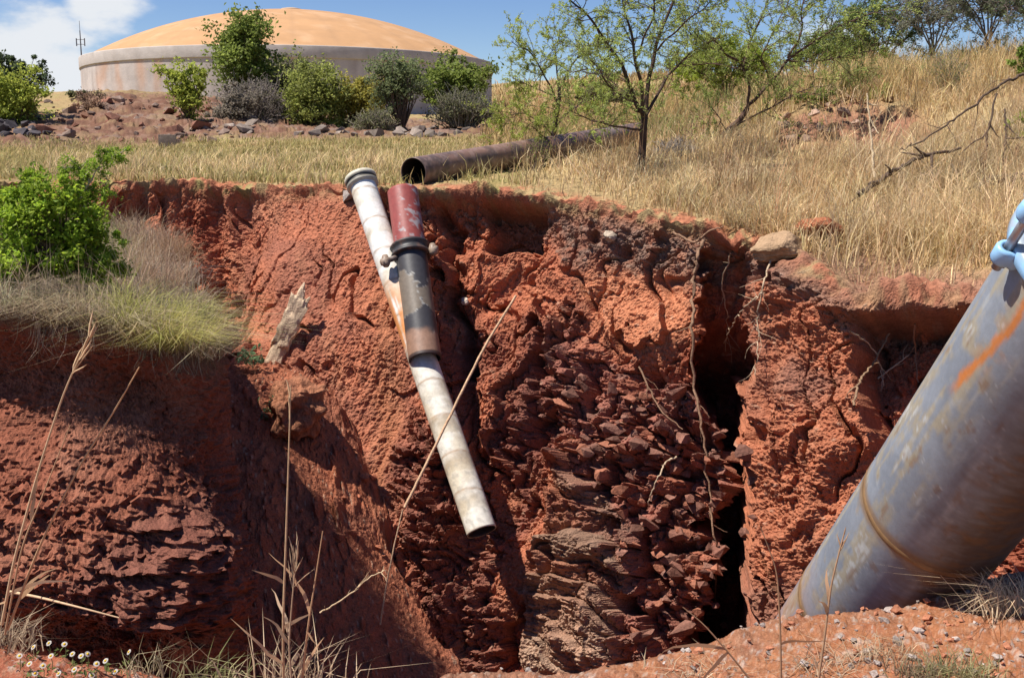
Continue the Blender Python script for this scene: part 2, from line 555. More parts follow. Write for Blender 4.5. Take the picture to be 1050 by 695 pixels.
# the shelf and slope at the left foot
# the blocky collapsed rock
du, dv, f1, f21, r1, r2, r3 = voronoi((ppx + 0.25 * ppy) / 25.0 + 0.25 * wob2, (ppy - 0.3 * ppx) / 24.0 + 0.25 * wob, 41)
blk = (r1 - 0.5) * 0.30 + du * (r2 - 0.5) * 0.55 + dv * (r3 - 0.62) * 0.50 - 0.10 * (1 - sstep(0.0, 0.10, f21))
d += m_rub * wall * (blk - 0.12)
ds, dt, g1, g21, s1, s2, s3 = voronoi(ppx / 9.5 + 0.3 * wob2 + ppy / 34., (ppy - .2 * ppx) / 8.0 + 0.3 * wob, 42)
blk2 = (s1 - 0.5) * 0.11 + ds * (s2 - 0.5) * 0.2 + dt * (s3 - 0.6) * 0.2 - 0.04 * (1 - sstep(0, .14, g21))
d += wall * blk2 * (0.75 * m_rub + 0.95 * m_dk + 0.6 * m_rib + 0.35 * m_mid * lo2 + 0.3 * m_hum + 0.25 * m_but * lo1)
# bedded rock, dipping to the right
bend = (ppy - 0.42 * (ppx - 590) - 0.0035 * (ppx - 590) ** 2) / 27.0 + wob * 0.6 + wob2 * .12 + .6 * noise(ppx / 60, ppy / 50, Z * .1, 147)
bf = bend - np.floor(bend)
bj = hf(np.floor(bend).astype(np.int32), np.zeros(bend.shape, np.int32), np.zeros(bend.shape, np.int32), 77)
bch = np.floor((ppx + .4 * ppy) / 26 + bj * 7 + .5 * wob2).astype(np.int32); bk2 = hf(np.floor(bend).astype(np.int32), bch, bch * 0, 78)
bed = (sstep(0, 0.15, bf) * (1 - 0.9 * bf)) * (0.06 + 0.30 * bk2 * (.4 + .6 * bj)) + noise(ppx / 14, ppy / 9, Z, 8) * 0.05
fineb = (bend * 4.3) - np.floor(bend * 4.3)
d += m_str * wall * (bed + 0.03 * (1 - fineb) - 0.02 + 0.10)
rb = (ppy - 0.5 * (ppx - 440)) / 15.0 + wob * 1.3 + .8 * noise(ppx / 40, ppy / 30, Z * .1, 148)
rf = rb - np.floor(rb)
d += m_rib * wall * ((1 - rf) * sstep(0, .2, rf) * (.02 + .16 * hf(np.floor(rb).astype(np.int32), np.floor((ppx + .3 * ppy) / 22 + wob2).astype(np.int32), bch * 0, 79)) - 0.04)
# raked marks on the smooth face
rk = noise((ppx + 0.45 * ppy) / 9.0, (ppy - 0.3 * ppx) / 46.0, Z * 0.3, 61) + 0.6 * noise((ppx + 0.45 * ppy) / 4.0, (ppy - .3 * ppx) / 26.0, Z * 0.3, 62)
d += m_smooth * wall * rk * 0.022
# crumbs of all sizes
rough = wall * (1 - 0.8 * m_smooth) * (1 - 0.3 * m_orange)
sk = (ppx + .42 * ppy) / 30.0; sm = (ppy - .35 * ppx) / 95.0
d += rough * (1 - m_rub) * (noise(sk * .6 + wob, sm * .7, Z * .2, 3) * 0.17 + noise(sk * 2.0 + wob2, sm * 1.6, Z * .2, 33) * 0.05 * lo1)
# runnels and cracks, thin and irregular
crk = np.abs(noise(ppx / 38 + wob * .9 + ppy / 260, ppy / 150 + wob * .3, Z * .1, 144))
d -= wall * (1 - m_rub) * sstep(.075, .0, crk) * .16 * lo2 * sstep(.1, .5, hh)
crk2 = np.abs(noise(ppx / 17 + wob2 * .5, ppy / 70 + wob * .6, Z * .1, 145))
d -= wall * (1 - m_rub) * sstep(.08, .0, crk2) * .07 * lo3 * (1 - .6 * m_smooth)
# slabs that have slipped: broad flat facets with broken edges
sl_ = voronoi((ppx + .2 * ppy) / 62 + .45 * wob + .2 * wob2, (ppy - .1 * ppx) / 85 + .45 * wob2, 146)
d += rough * (1 - m_rub) * (1 - m_str) * (1 - .75 * m_but) * ((sl_[4] - .5) * .20 + sl_[0] * (sl_[5] - .5) * .38 + sl_[1] * (sl_[6] - .5) * .30)
d += wall * fbm(X * 7, Y * 7, Z * 7, 2, 4) * 0.016 * lo1
fa = voronoi((ppx + .3 * ppy) / 6.3 + .3 * wob2, ppy / 5.8 + .3 * wob, 55); fb = voronoi(ppx / 3.4, (ppy + .2 * ppx) / 3.2, 56)
d += wall * (1 - .8 * m_smooth) * (.25 + .9 * lo3) * ((fa[4] - .5) * .02 + fa[0] * (fa[5] - .5) * .055 + fa[1] * (fa[6] - .6) * .055)
d += wall * ((fb[4] - .5) * .02 + fb[0] * (fb[5] - .5) * .045 + fb[1] * (fb[6] - .6) * .045) * (.5 + .7 * lo1) * (1 - .5 * m_smooth) * (1 - .3 * m_orange)
d += wall * np.minimum(0.5, np.abs(fbm(X * 16, Y * 16, Z * 16, 2, 14))) * 0.014 * (1 - .6 * m_smooth)
d += wall * fbm(X * 34, Y * 34, Z * 34, 2, 15) * 0.011
cr1 = voronoi(ppx / 6.0 + wob2, ppy / 6.0 + wob, 51)
d += wall * (cr1[4] > 0.62) * sstep(0.42, 0.1, cr1[2]) * 0.03 * cr1[5] * (1 - m_str) * (1 - .6 * m_smooth)
cr2 = voronoi(ppx / 15.0 + wob, ppy / 13.0 + wob2, 52)
d += wall * (cr2[4] > 0.86) * sstep(0.42, 0.12, cr2[2]) * 0.09 * cr2[5] * (1 - m_str) * (1 - 0.8 * m_smooth)
# land: soft unevenness, rubble on the mound, broken soil face in the bank
land = 1 - wall
dist = np.hypot(X, Y)
m_mound = poly(qx, ppy + wob * 3, [(-60, 150), (0, 140), (60, 118), (100, 96), (230, 96), (340, 118), (520, 130), (520, 140), (330, 143), (230, 140), (150, 150), (60, 154)], 4) * (dist > 36) * (dist < 75)
m_bank = poly(qx, qy, [(790, 118), (860, 100), (930, 105), (965, 135), (940, 152), (860, 146), (800, 148)], 7) * (dist > 13) * (dist < 24)
d += land * np.clip(dist / 30, 0.3, 2) * fbm(X * 0.9, Y * 0.9, 0 * Z, 3, 71) * 0.04
d += land * fbm(X * 9, Y * 9, Z * 9, 3, 72) * 0.02 * (dist < 25)
mb = voronoi(X * 0.9 + wob * .3, Y * 0.9 + wob2 * .3, 73); mb2 = voronoi(X * 2.3, Y * 2.3, 74)
d += land * m_mound * ((mb[4] - 0.4) * sstep(0.6, 0.2, mb[2]) * 0.35 + (mb2[4] - 0.4) * sstep(0.6, 0.2, mb2[2]) * 0.16)
bk = voronoi(ppx / 9, ppy / 7, 75)
d += land * m_bank * ((bk[4] - 0.5) * 0.14 - bk[1] * 0.12 - 0.22)
# frayed rim
d += np.exp(-(hh / 0.16) ** 2) * (fbm(X * 2.2, Y * 2.2, Z * 0.5, 3, 81) * 0.10 + fbm(X * 9, Y * 9, Z * 4, 2, 82) * 0.04)
fade = 1 - sstep(60, 90, dist)
d = d * np.where(onw > 0, 1, 1)
cw = m_crev * sstep(.05, .4, hh) * np.interp(ppy, [260, 330, 380, 430], [.40, .55, 1.2, 2.2])
d = d * (1 - .5 * m_crev)
VX, VY, VZ = X + DX * d + .14 * cw, Y + DY * d + .98 * cw, Z + DZ * d - .1 * cw

# colours of the earth
n1 = np.clip(fbm(X * 1.1, Y * 1.1, Z * 1.1, 4, 91) * 0.5 + 0.5, 0, 1); n2 = np.clip(fbm(X * 6, Y * 6, Z * 6, 3, 92) * .5 + .5, 0, 1)
C = RED[None, None] * np.ones(X.shape + (1,))
C = mixc(C, RED2, sstep(0.35, 0.75, n1))
C = mixc(C, ORANGE, 0.35 * sstep(0.5, 0.9, n2))
C = mixc(C, np.array([0.43, 0.158, 0.088]), m_smooth * 0.85)
C = mixc(C, np.array([0.26, 0.108, 0.074]), 0.6 * m_smooth * sstep(0.35, 0.7, n1))
C = mixc(C, ORANGE * 0.75, m_smooth * 0.8 * line(qx, qy, [(400, 300), (395, 430), (385, 560)], 14))
C = mixc(C, np.array([0.22, 0.088, 0.06]), m_mid * sstep(0.3, 0.8, n1) * 0.8)
C = mixc(C, ORANGE, m_orange * 0.85)
C = mixc(C, BROWN * 1.45, m_dk * 0.9)
C = mixc(C, BROWN * 1.5, m_rib * 0.85)
C = mixc(C, BROWN * 1.9, m_rub * np.where(r2 > 0.45, 0.95, 0.45))
C = mixc(C, np.array([0.23, 0.13, 0.10]), m_rub * (s2 > 0.8) * 0.7)
C = mixc(C, PALE * 0.62, m_str * (0.45 + 0.5 * bj) * sstep(440, 600, ppy + 60 * bj))
C = mixc(C, PALE, m_str * sstep(590, 670, ppy) * (0.4 + 0.6 * bj))
C = mixc(C, np.array([0.40, 0.145, 0.075]), m_but * 0.7)
C = mixc(C, np.array([0.24, 0.12, 0.085]), m_but * sstep(0.45, 0.8, n1) * 0.7)
C = mixc(C, ORANGE * 1.0, poly(qx, qy, [(862, 306), (1030, 306), (1030, 345), (905, 345), (868, 328)], 8) * 0.85)
C = mixc(C, HUMUS, m_hum * (0.45 + 0.5 * sstep(450, 600, ppx)) * np.clip(n2 + 0.35, 0, 1))
C = mixc(C, np.array([0.17, 0.115, 0.09]), m_hum * box(ppx, ppy, 570, 760, 225, 300, 12) * sstep(0.4, .7, n2) * 0.4)
C = mixc(C, PALE * 1.0, wall * (cr1[4] > 0.93) * sstep(0.4, 0.2, cr1[2]) * 0.55 * (1 - m_smooth))
C = mixc(C, np.array([0.30, 0.2, 0.15]), m_hum * (cr1[4] > 0.78) * sstep(0.45, 0.25, cr1[2]) * 0.9)
ws_ = sstep(.1, .7, noise(ppx / 11 + wob * .8, ppy / 130 + wob2 * .2, Z * .1, 161)) * sstep(-.1, .4, fbm(X * .9, Y * .9, Z * .9, 2, 162))
C = mixc(C, np.array([0.20, 0.085, 0.055]), .55 * ws_ * (1 - m_rub))
C = mixc(C, np.array([0.46, 0.21, 0.12]), .45 * sstep(.15, .7, noise(ppx / 17 + wob, ppy / 60, Z * .1, 163)) * (1 - m_rub) * (1 - m_str))
# land colours
g0 = np.array([0.33, 0.235, 0.115]); g1_ = np.array([0.27, 0.225, 0.085]); soil_l = np.array([0.33, 0.15, 0.085])
L = g0[None, None] * np.ones_like(C)
L = mixc(L, g1_, sstep(0.4, 0.7, n1) * (ppx < 540) * 0.9)
L = mixc(L, soil_l, sstep(0.62, 0.85, np.clip(fbm(X * .5, Y * .5, 0 * Z, 4, 95) * .5 + .5, 0, 1)) * 0.6)
L = mixc(L, np.array([0.15, 0.075, 0.05]), m_mound * 0.97)
L = mixc(L, np.array([0.22, 0.16, 0.13]), m_mound * (mb[5] > 0.8) * 0.6)
L = mixc(L, np.array([0.22, 0.13, 0.09]), m_mound * (mb2[5] > 0.7) * 0.7)
L = mixc(L, np.array([0.25, 0.17, 0.09]), m_mound * sstep(.5, .7, n1) * .5)
L = mixc(L, np.array([0.27, 0.125, 0.08]), m_bank * 0.9)
L = mixc(L, np.array([0.36, 0.135, 0.075]), np.exp(-(hh / 0.35) ** 2) * sstep(0.3, 0.6, n2))
L = mixc(L, np.array([0.27, 0.145, 0.095]), poly(qx, qy, [(840, 262), (930, 262), (1010, 280), (1100, 290), (1100, 305), (870, 306), (800, 250)], 10) * 0.85)
far_green = sstep(120, 260, dist)
L = mixc(L, np.array([0.33, 0.24, 0.12]), far_green)
CC = mixc(L, np.zeros(3), 0 * X) * (1 - wall[..., None]) + C * wall[..., None]
V = np.stack([VX, VY, VZ], -1)
Rr = NG
land_o = mesh_np("ground", V[:Rr + 1].reshape(-1, 3), grid_faces(Rr + 1, NC)[:, ::-1], CC[:Rr + 1].reshape(-1, 3), M_GROUND)
tag(land_o, "dry grassy ground and rubble mound beyond the red pit", kind='structure')
wall_o = mesh_np("pit_wall", V[Rr:].reshape(-1, 3), grid_faces(NH, NC)[:, ::-1], CC[Rr:].reshape(-1, 3), M_SOIL, smooth=False)
tag(wall_o, "steep red earth wall of the collapsed pit with brown rock beds", kind='structure')
WALL_V = V[Rr:]; WALL_P = np.stack(proj(WALL_V[..., 0], WALL_V[..., 1], WALL_V[..., 2]), -1)
_wp = WALL_P.reshape(-1, 2); _wv = WALL_V.reshape(-1, 3)


def on_wall(px, py):
    """a point of the wall as seen at that place of the photograph (front-most of the close ones)"""
    dd = ((_wp - np.array([px, py])) ** 2).sum(1)
    i = np.argpartition(dd, 12)[:12]
    i = i[np.argmin(_wv[i, 1])]
    return _wv[i].copy()


# ------------------------------------------------------------------ the near bank that juts in from the left
SC = np.array([-4.6, 9.9])
SPR = [(-260, 315, 8.1), (-120, 318, 7.95), (0, 322, 7.8), (60, 327, 7.75), (120, 338, 7.75), (175, 356, 7.8), (210, 372, 8.05), (218, 362, 8.5), (210, 338, 9.2), (196, 305, 10.2), (184, 278, 11.4), (174, 256, 12.3),
       (165, 246, 12.9), (150, 238, 13.2), (60, 225, 13.5), (-60, 222, 13.4), (-250, 230, 12.5)]
sp = np.array([P(*q) for q in SPR])
ang = np.unwrap(np.arctan2(sp[:, 1] - SC[1], sp[:, 0] - SC[0]))
order = np.argsort(ang)
NPHI = 1000
aa = np.linspace(ang.min(), ang.max(), NPHI)
# more columns where the bank shows
sx_ = np.interp(aa, ang[order], sp[order, 0]); sy_ = np.interp(aa, ang[order], sp[order, 1]); sz_ = np.interp(aa, ang[order], sp[order, 2])
sx_, sy_, sz_ = smooth1(sx_, 14), smooth1(sy_, 14), smooth1(sz_, 14)
sl = np.concatenate([[0], np.cumsum(np.hypot(np.diff(sx_), np.diff(sy_)))])
ss = np.linspace(0, sl[-1], NPHI)
sx_, sy_, sz_ = [np.interp(ss, sl, q) for q in (sx_, sy_, sz_)]
TX, TY = np.gradient(sx_), np.gradient(sy_); TL = np.hypot(TX, TY)
snx, sny = smooth1(TY / TL, 20), smooth1(-TX / TL, 20)
q_ = np.hypot(snx, sny); snx /= q_; sny /= q_
NT = 150; NB = 380
tt = np.linspace(0.02, 1, NT) ** 0.8
topz = 0.50


def SPZ(f, zz):  # height over the bank: rim height blended to a low crown
    return zz * f ** 1.5 + (1 - f ** 1.5) * topz


UX = SC[0] + (sx_ - SC[0])[None] * tt[:, None]; UY = SC[1] + (sy_ - SC[1])[None] * tt[:, None]
UZ = SPZ(tt[:, None], sz_[None])
hb = np.linspace(0.006, 5.4, NB)
front = smooth1((sny < -0.55).astype(float), 30)[None]     # faces the camera
prof_f = np.interp(hb, [0, 0.15, 0.45, 0.75, 1.0, 1.35, 1.65, 1.9, 2.1, 2.5, 5.4], [0, -0.12, -0.30, -0.12, 0.22, 0.62, 0.84, 0.80, 0.05, -0.45, -0.5])
prof_s = np.interp(hb, [0, 0.3, 1.0, 2.0, 3.0, 5.4], [0, 0.0, 0.03, 0.10, 0.2, 0.4])
offb = smooth1(prof_f, 8)[:, None] * front + smooth1(prof_s, 8)[:, None] * (1 - front)
BX = sx_[None] + snx[None] * offb; BY = sy_[None] + sny[None] * offb; BZ = sz_[None] - hb[:, None]
X = np.concatenate([UX, BX]); Y = np.concatenate([UY, BY]); Z = np.concatenate([UZ, BZ])
hh = np.concatenate([(tt[:, None] - 1) * 2.5 * np.ones(NPHI)[None], hb[:, None] * np.ones(NPHI)[None]])
tw = sstep(-0.1, 0.15, hh)
DX, DY, DZ = snx[None] * tw, sny[None] * tw, (1 - tw) + 0.2 * tw
dl = np.sqrt(DX ** 2 + DY ** 2 + DZ ** 2); DX /= dl; DY /= dl; DZ /= dl
wall = sstep(0, 0.2, hh)
ppx, ppy = proj(X, Y, Z)
w1 = fbm(X * 1.5, Y * 1.5, Z * 1.5, 3, 105); w2 = fbm(X * 4, Y * 4, Z * 4, 3, 106)
d = wall * (fbm(X * 0.9, Y * 0.9, Z * 0.8, 3, 101) * 0.16 + ridged(X * 2.0, Y * 2.0, Z * 1.6, 2, 102) * 0.05 + fbm(X * 9, Y * 9, Z * 9, 2, 103) * 0.03
            + np.abs(fbm(X * 20, Y * 20, Z * 20, 2, 104)) * 0.03 + fbm(X * 45, Y * 45, Z * 45, 2, 107) * 0.008)
qx = ppx + w1 * 10; qy = ppy + w2 * 6
m_led = poly(qx, qy, [(150, 525), (225, 500), (235, 590), (215, 660), (60, 660), (60, 600), (110, 560)], 12)
lb = (Z + 0.16 * (X + 2.6) + 0.07 * w1 + .03 * w2) / 0.085
lf = lb - np.floor(lb)
lj = hf(np.floor(lb).astype(np.int32), np.zeros(lb.shape, np.int32), np.zeros(lb.shape, np.int32), 7)
lk = hf(np.floor(lb).astype(np.int32), np.floor(X * 4.5 + lj * 5 + w2 * .4).astype(np.int32), np.zeros(lb.shape, np.int32), 9)
d += m_led * wall * ((1 - lf) * sstep(0, 0.18, lf) * (0.02 + 0.17 * lk * lj) - 0.03)
vb = voronoi(ppx / 16.0 + w2 * .3, ppy / 13.0 + w1 * .3, 108)
d += wall * ((vb[4] - .5) * 0.05 + vb[0] * (vb[5] - .5) * .10 + vb[1] * .10 * (vb[6] - .6)) * sstep(430, 500, ppy)
vc = voronoi(ppx / 6.5 + w2 * .5, ppy / 6.5, 109)
d += wall * (vc[4] > .6) * sstep(.42, .1, vc[2]) * 0.03 * vc[5]
vf = voronoi(ppx / 4.2, ppy / 4.0 + .2 * w2, 110)
d += wall * ((vf[4] - .5) * .018 + vf[0] * (vf[5] - .5) * .04 + vf[1] * (vf[6] - .6) * .04)
d += (1 - wall) * (fbm(X * 2, Y * 2, 0 * Z, 3, 111) * 0.07 + fbm(X * 10, Y * 10, 0 * Z, 2, 112) * 0.02)
V = np.stack([X + DX * d, Y + DY * d, Z + DZ * d], -1)
n1 = np.clip(fbm(X * 1.4, Y * 1.4, Z * 1.4, 4, 113) * .5 + .5, 0, 1)
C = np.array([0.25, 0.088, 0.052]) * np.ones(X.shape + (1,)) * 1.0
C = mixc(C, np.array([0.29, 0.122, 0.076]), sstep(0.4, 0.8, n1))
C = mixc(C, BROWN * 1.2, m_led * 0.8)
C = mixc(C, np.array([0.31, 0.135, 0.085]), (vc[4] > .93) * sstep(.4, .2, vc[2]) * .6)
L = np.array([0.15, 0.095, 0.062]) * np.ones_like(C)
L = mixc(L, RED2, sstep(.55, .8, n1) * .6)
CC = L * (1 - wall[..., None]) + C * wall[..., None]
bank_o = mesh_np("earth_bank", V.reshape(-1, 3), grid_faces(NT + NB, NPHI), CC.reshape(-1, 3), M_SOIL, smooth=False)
tag(bank_o, "dark red undercut earth bank jutting into the pit on the left", kind='structure')
BANK_TOP = V[:NT].reshape(-1, 3)

# ------------------------------------------------------------------ slope of fallen earth in the corner between bank and wall
TC = np.array([(250, 392, 12.6), (310, 402, 12.6), (200, 374, 11.5), (262, 376, 11.4), (300, 379, 11.45), (335, 390, 11.55), (262, 404, 10.85), (300, 436, 10.65), (332, 448, 10.75), (262, 460, 10.2), (300, 485, 10.1), (345, 520, 10.1), (400, 580, 10.05),
               (240, 560, 9.2), (300, 560, 9.45), (370, 600, 9.55), (240, 690, 8.1), (320, 690, 8.6), (400, 690, 8.95), (470, 700, 9.25), (180, 480, 9.8), (180, 600, 8.8), (300, 760, 8.0), (420, 770, 8.4), (540, 780, 8.9)], float)
ta, te = ray(TC[:, 0], TC[:, 1])
tX = _feat(ta * TC[:, 2], TC[:, 2])
tA = np.block([[_tps(((tX[:, None] - tX[None]) ** 2).sum(-1)) + np.eye(len(tX)) * 2e-3, np.concatenate([np.ones((len(tX), 1)), tX], 1)], [np.concatenate([np.ones((len(tX), 1)), tX], 1).T, np.zeros((3, 3))]])
tw_s = np.linalg.solve(tA, np.concatenate([te, np.zeros(3)]))
ga_, gY = np.meshgrid((np.linspace(170, 560, 460) - 525) / F, np.geomspace(12.9, 6.7, 560))
X = ga_ * gY; Y = gY
ff = _feat(X.ravel(), Y.ravel())
Z = np.concatenate([EYE + (_tps(((q[:, None] - tX[None]) ** 2).sum(-1)) @ tw_s[:-3] + tw_s[-3] + q @ tw_s[-2:]) * np.exp(q[:, 1] / 1.6) for q in np.array_split(ff, 20)]).reshape(X.shape)
pqx, pqy = proj(X, Y, Z); _n = fbm(X * 3, Y * 3, Z * 3, 3, 150)
Z = Z - 1.0 * (1 - sstep(-34, 4, (np.interp(pqy, [370, 392, 450, 500, 590, 650, 720], [334, 356, 376, 388, 412, 448, 505]) - pqx) + _n * 14))
w1 = fbm(X * 1.5, Y * 1.5, Z * 1.5, 3, 151); w2 = fbm(X * 5, Y * 5, Z * 5, 3, 152)
va = voronoi(X * 5 + w1 * .5, (Y - .6 * Z) * 4 + w2 * .3, 153); vb = voronoi(X * 13 + w2 * .3, (Y - .6 * Z) * 10, 154); vc = voronoi(X * 32, (Y - .6 * Z) * 26, 155)
bare = sstep(-.25, .35, fbm(X * .9, Y * .9, Z * .9, 2, 156))
d = w1 * .07 + w2 * .02 + fbm(X * 22, Y * 22, Z * 22, 2, 157) * .012
d += (va[4] > .72) * sstep(.45, .08, va[2]) * .13 * va[5] * bare + (vb[4] > .6) * sstep(.45, .08, vb[2]) * .055 * vb[5] + (vc[4] > .5) * sstep(.45, .08, vc[2]) * .02 * vc[5]
d += (vb[0] * (vb[5] - .5) + vb[1] * (vb[6] - .5)) * .05 * bare
C = np.array([0.33, 0.118, 0.064]) * np.ones(X.shape + (1,))
C = mixc(C, np.array([0.25, 0.092, 0.056]), sstep(.0, .7, w1) * .8)
C = mixc(C, np.array([0.42, 0.17, 0.095]), (vb[4] > .82) * sstep(.45, .25, vb[2]) * .6)
C = mixc(C, np.array([0.42, 0.28, 0.19]), (vc[4] > .92) * sstep(.45, .25, vc[2]) * .7)
TV = np.stack([X - .1 * d, Y - .45 * d, Z + d * .85], -1)
tal_o = mesh_np("debris_slope", TV.reshape(-1, 3), grid_faces(560, 460)[:, ::-1], C.reshape(-1, 3), M_SOIL, smooth=False)
tag(tal_o, "slope of loose red earth fallen between the left bank and the pit wall", kind='structure')
_tv = TV.reshape(-1, 3); _tp = np.stack(proj(_tv[:, 0], _tv[:, 1], _tv[:, 2]), -1)


def on_slope(px, py):
    return _tv[np.argmin(((_tp - np.array([px, py])) ** 2).sum(1))].copy()


# ------------------------------------------------------------------ floor of the pit
fx, fy = np.meshgrid(np.linspace(-14, 14, 160), np.linspace(1.0, 16, 90))
fz = -5.0 + fbm(fx * 0.8, fy * 0.8, 0 * fx, 4, 120) * 0.25 + 0.9 * sstep(-1.5, -4, fx)
fo = mesh_np("pit_floor", np.stack([fx, fy, fz], -1).reshape(-1, 3), grid_faces(90, 160), RED2, M_SOIL)
tag(fo, "dark red soil floor at the bottom of the pit", kind='structure')

# ------------------------------------------------------------------ the ground the photographer stands on
NR = [(-320, 630, 3.9), (-150, 640, 3.8), (0, 657, 3.7), (45, 664, 3.65), (100, 676, 3.6), (200, 697, 3.45), (330, 712, 3.4), (420, 705, 3.4), (460, 692, 3.5), (530, 688, 3.55), (600, 682, 3.6), (650, 676, 3.65),
      (700, 662, 3.75), (760, 644, 3.85), (800, 632, 3.95), (850, 626, 4.0), (900, 617, 4.05), (980, 602, 4.15), (1050, 583, 4.3), (1250, 555, 4.6), (1450, 540, 4.9)]
nr = np.array(NR, float)
bpx = np.linspace(-320, 1450, 1100)
bY = smooth1(np.interp(bpx, nr[:, 0], nr[:, 2]), 12); bpy_ = smooth1(np.interp(bpx, nr[:, 0], nr[:, 1]), 12)
ba, be = ray(bpx, bpy_)
bx, bz = ba * bY, EYE + be * bY
NF, NW = 300, 130
f = np.concatenate([np.linspace(0.02, 0.6, 60)[:-1], np.linspace(0.6, 1, NF - 59)])
AP = np.array([0.0, -5.0])
X1 = AP[0] + (bx - AP[0])[None] * f[:, None]; Y1 = AP[1] + (bY - AP[1])[None] * f[:, None]
zb = 0.02
Z1 = bz[None] * f[:, None] ** 3 + (1 - f[:, None] ** 3) * zb - 0.02
hd = np.linspace(0.012, 5.2, NW)
X2 = bx[None] + 0 * hd[:, None]; Y2 = bY[None] - 0.10 * hd[:, None] + 0.12 * sstep(0, .3, hd[:, None]); Z2 = bz[None] - 0.02 - hd[:, None]
X = np.concatenate([X1, X2]); Y = np.concatenate([Y1, Y2]); Z = np.concatenate([Z1, Z2])
hh = np.concatenate([(f[:, None] - 1) * 8 * np.ones(1100)[None], hd[:, None] * np.ones(1100)[None]])
tw = sstep(-.05, .1, hh)
w1 = fbm(X * 2, Y * 2, Z * 2, 3, 131)
vc = voronoi(X * 22 + w1, Y * 22, 132); vd = voronoi(X * 60, Y * 60, 133); ve = voronoi(X * 9 + w1, Y * 9, 135)
vg = voronoi(X * 130, Y * 110, 140); vh = voronoi(X * 36 + w1, Y * 34, 142)
d = (vg[4] > .55) * sstep(.45, .15, vg[2]) * .0035 * vg[5] + (vh[4] > .75) * sstep(.45, .1, vh[2]) * .013 * vh[5] + fbm(X * 1.7, Y * 1.7, Z * 1.7, 3, 134) * 0.035 + fbm(X * 8, Y * 8, Z * 8, 3, 136) * 0.013 + fbm(X * 30, Y * 30, Z * 30, 2, 137) * .004
d += (vc[4] > .7) * sstep(.42, .1, vc[2]) * .018 * vc[5] + (vd[4] > .5) * sstep(.42, .1, vd[2]) * .007 * vd[5] + (ve[4] > .8) * sstep(.4, .1, ve[2]) * .028 * ve[5]
V = np.stack([X, Y + tw * d, Z + (1 - tw) * d], -1)
n1 = np.clip(fbm(X * 1.5, Y * 1.5, Z, 4, 138) * .5 + .5, 0, 1); n2 = np.clip(fbm(X * 9, Y * 9, Z * 9, 3, 139) * .5 + .5, 0, 1)
C = np.array([0.275, 0.112, 0.052]) * np.ones(X.shape + (1,))
C = mixc(C, np.array([0.225, 0.11, 0.068]), sstep(.4, .7, n1) * .9)
C = mixc(C, np.array([0.26, 0.085, 0.04]), sstep(.55, .8, n2) * .6)
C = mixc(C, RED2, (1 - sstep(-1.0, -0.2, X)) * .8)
C = mixc(C, np.array([0.36, 0.27, 0.22]), (vc[4] > .90) * sstep(.42, .3, vc[2]) * .8)
C = mixc(C, np.array([0.30, 0.25, 0.22]), (vd[4] > .86) * sstep(.42, .3, vd[2]) * .8)
C = mixc(C, np.array([0.40, 0.30, 0.23]), (vh[4] > .93) * sstep(.45, .3, vh[2]) * .8)
C = mixc(C, np.array([0.27, 0.12, 0.07]), (vg[4] > .75) * .55)
C = mixc(C, np.array([0.38, 0.21, 0.13]), (vg[4] < .2) * .5)
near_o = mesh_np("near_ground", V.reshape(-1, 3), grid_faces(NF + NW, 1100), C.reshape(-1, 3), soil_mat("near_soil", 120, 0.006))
tag(near_o, "orange red gravelly soil at the near edge of the pit", kind='structure')
NEAR_V = V[:NF].reshape(-1, 3)
NEAR_P = np.stack(proj(NEAR_V[:, 0], NEAR_V[:, 1], NEAR_V[:, 2]), -1)
_ok = NEAR_V[:, 1] > 1.5


def on_near(px, py):
    dd = np.where(_ok, ((NEAR_P - np.array([px, py])) ** 2).sum(1), 1e9)
    return NEAR_V[np.argmin(dd)].copy()
#@@OBJECTS
# ================================================================== objects
M_PIPE = paint_mat("weathered_pipe_paint", 0.5, 0.4, 22, 0.8, 1.15, 0.002)
M_BIGPIPE = paint_mat("scuffed_grey_paint", 0.5, 0.3, 30, 0.9, 1.1, 0.0012)
M_BLUE = paint_mat("blue_coupling_paint", 0.3, 0.5, 25, 0.92, 1.06, 0.0006)
M_STEEL = paint_mat("dull_bolt_steel", 0.4, 0.5, 60, 0.8, 1.1, 0.0005, 0.7)
M_PLASTER = paint_mat("rough_plaster", 0.9, 0.1, 0.9, 0.86, 1.1, 0.05)
M_ROOF = paint_mat("tan_dome_coating", 0.85, 0.15, 0.5, 0.9, 1.07, 0.02)


def unit(v):
    v = np.asarray(v, float); return v / np.linalg.norm(v)


def frame(t):
    t = unit(t)
    a = np.cross(t, [0, 0, 1.0]);  a = unit(a) if np.linalg.norm(a) > 1e-3 else np.array([1.0, 0, 0])
    return t, a, np.cross(a, t)


def lathe(p0, p1, prof, n=64):
    """prof: (distance along the axis, radius); returns verts, faces, u, normal direction"""
    t, a, b = frame(np.asarray(p1) - np.asarray(p0))
    prof = np.asarray(prof, float)
    ph = np.linspace(0, 2 * np.pi, n, endpoint=False)
    rad = np.cos(ph)[:, None] * a + np.sin(ph)[:, None] * b
    V = np.asarray(p0)[None, None] + prof[:, 0][:, None, None] * t + prof[:, 1][:, None, None] * rad[None]
    u = np.repeat(prof[:, 0], n); N = np.tile(rad, (len(prof), 1)); ang_ = np.tile(ph, len(prof))
    return V.reshape(-1, 3), grid_faces(len(prof), n, wrap=True), u, N, ang_


def dense(prof, step):
    out = [prof[0]]
    for q in prof[1:]:
        m = max(1, int(abs(q[0] - out[-1][0]) / step))
        o = np.array(out[-1])
        for i in range(1, m + 1): out.append(tuple(o + (np.array(q) - o) * i / m))
    return out


def fb(V, s, seed=0, oct=4):
    return np.clip(fbm(V[:, 0] * s, V[:, 1] * s, V[:, 2] * s, oct, seed) * .5 + .5, 0, 1)


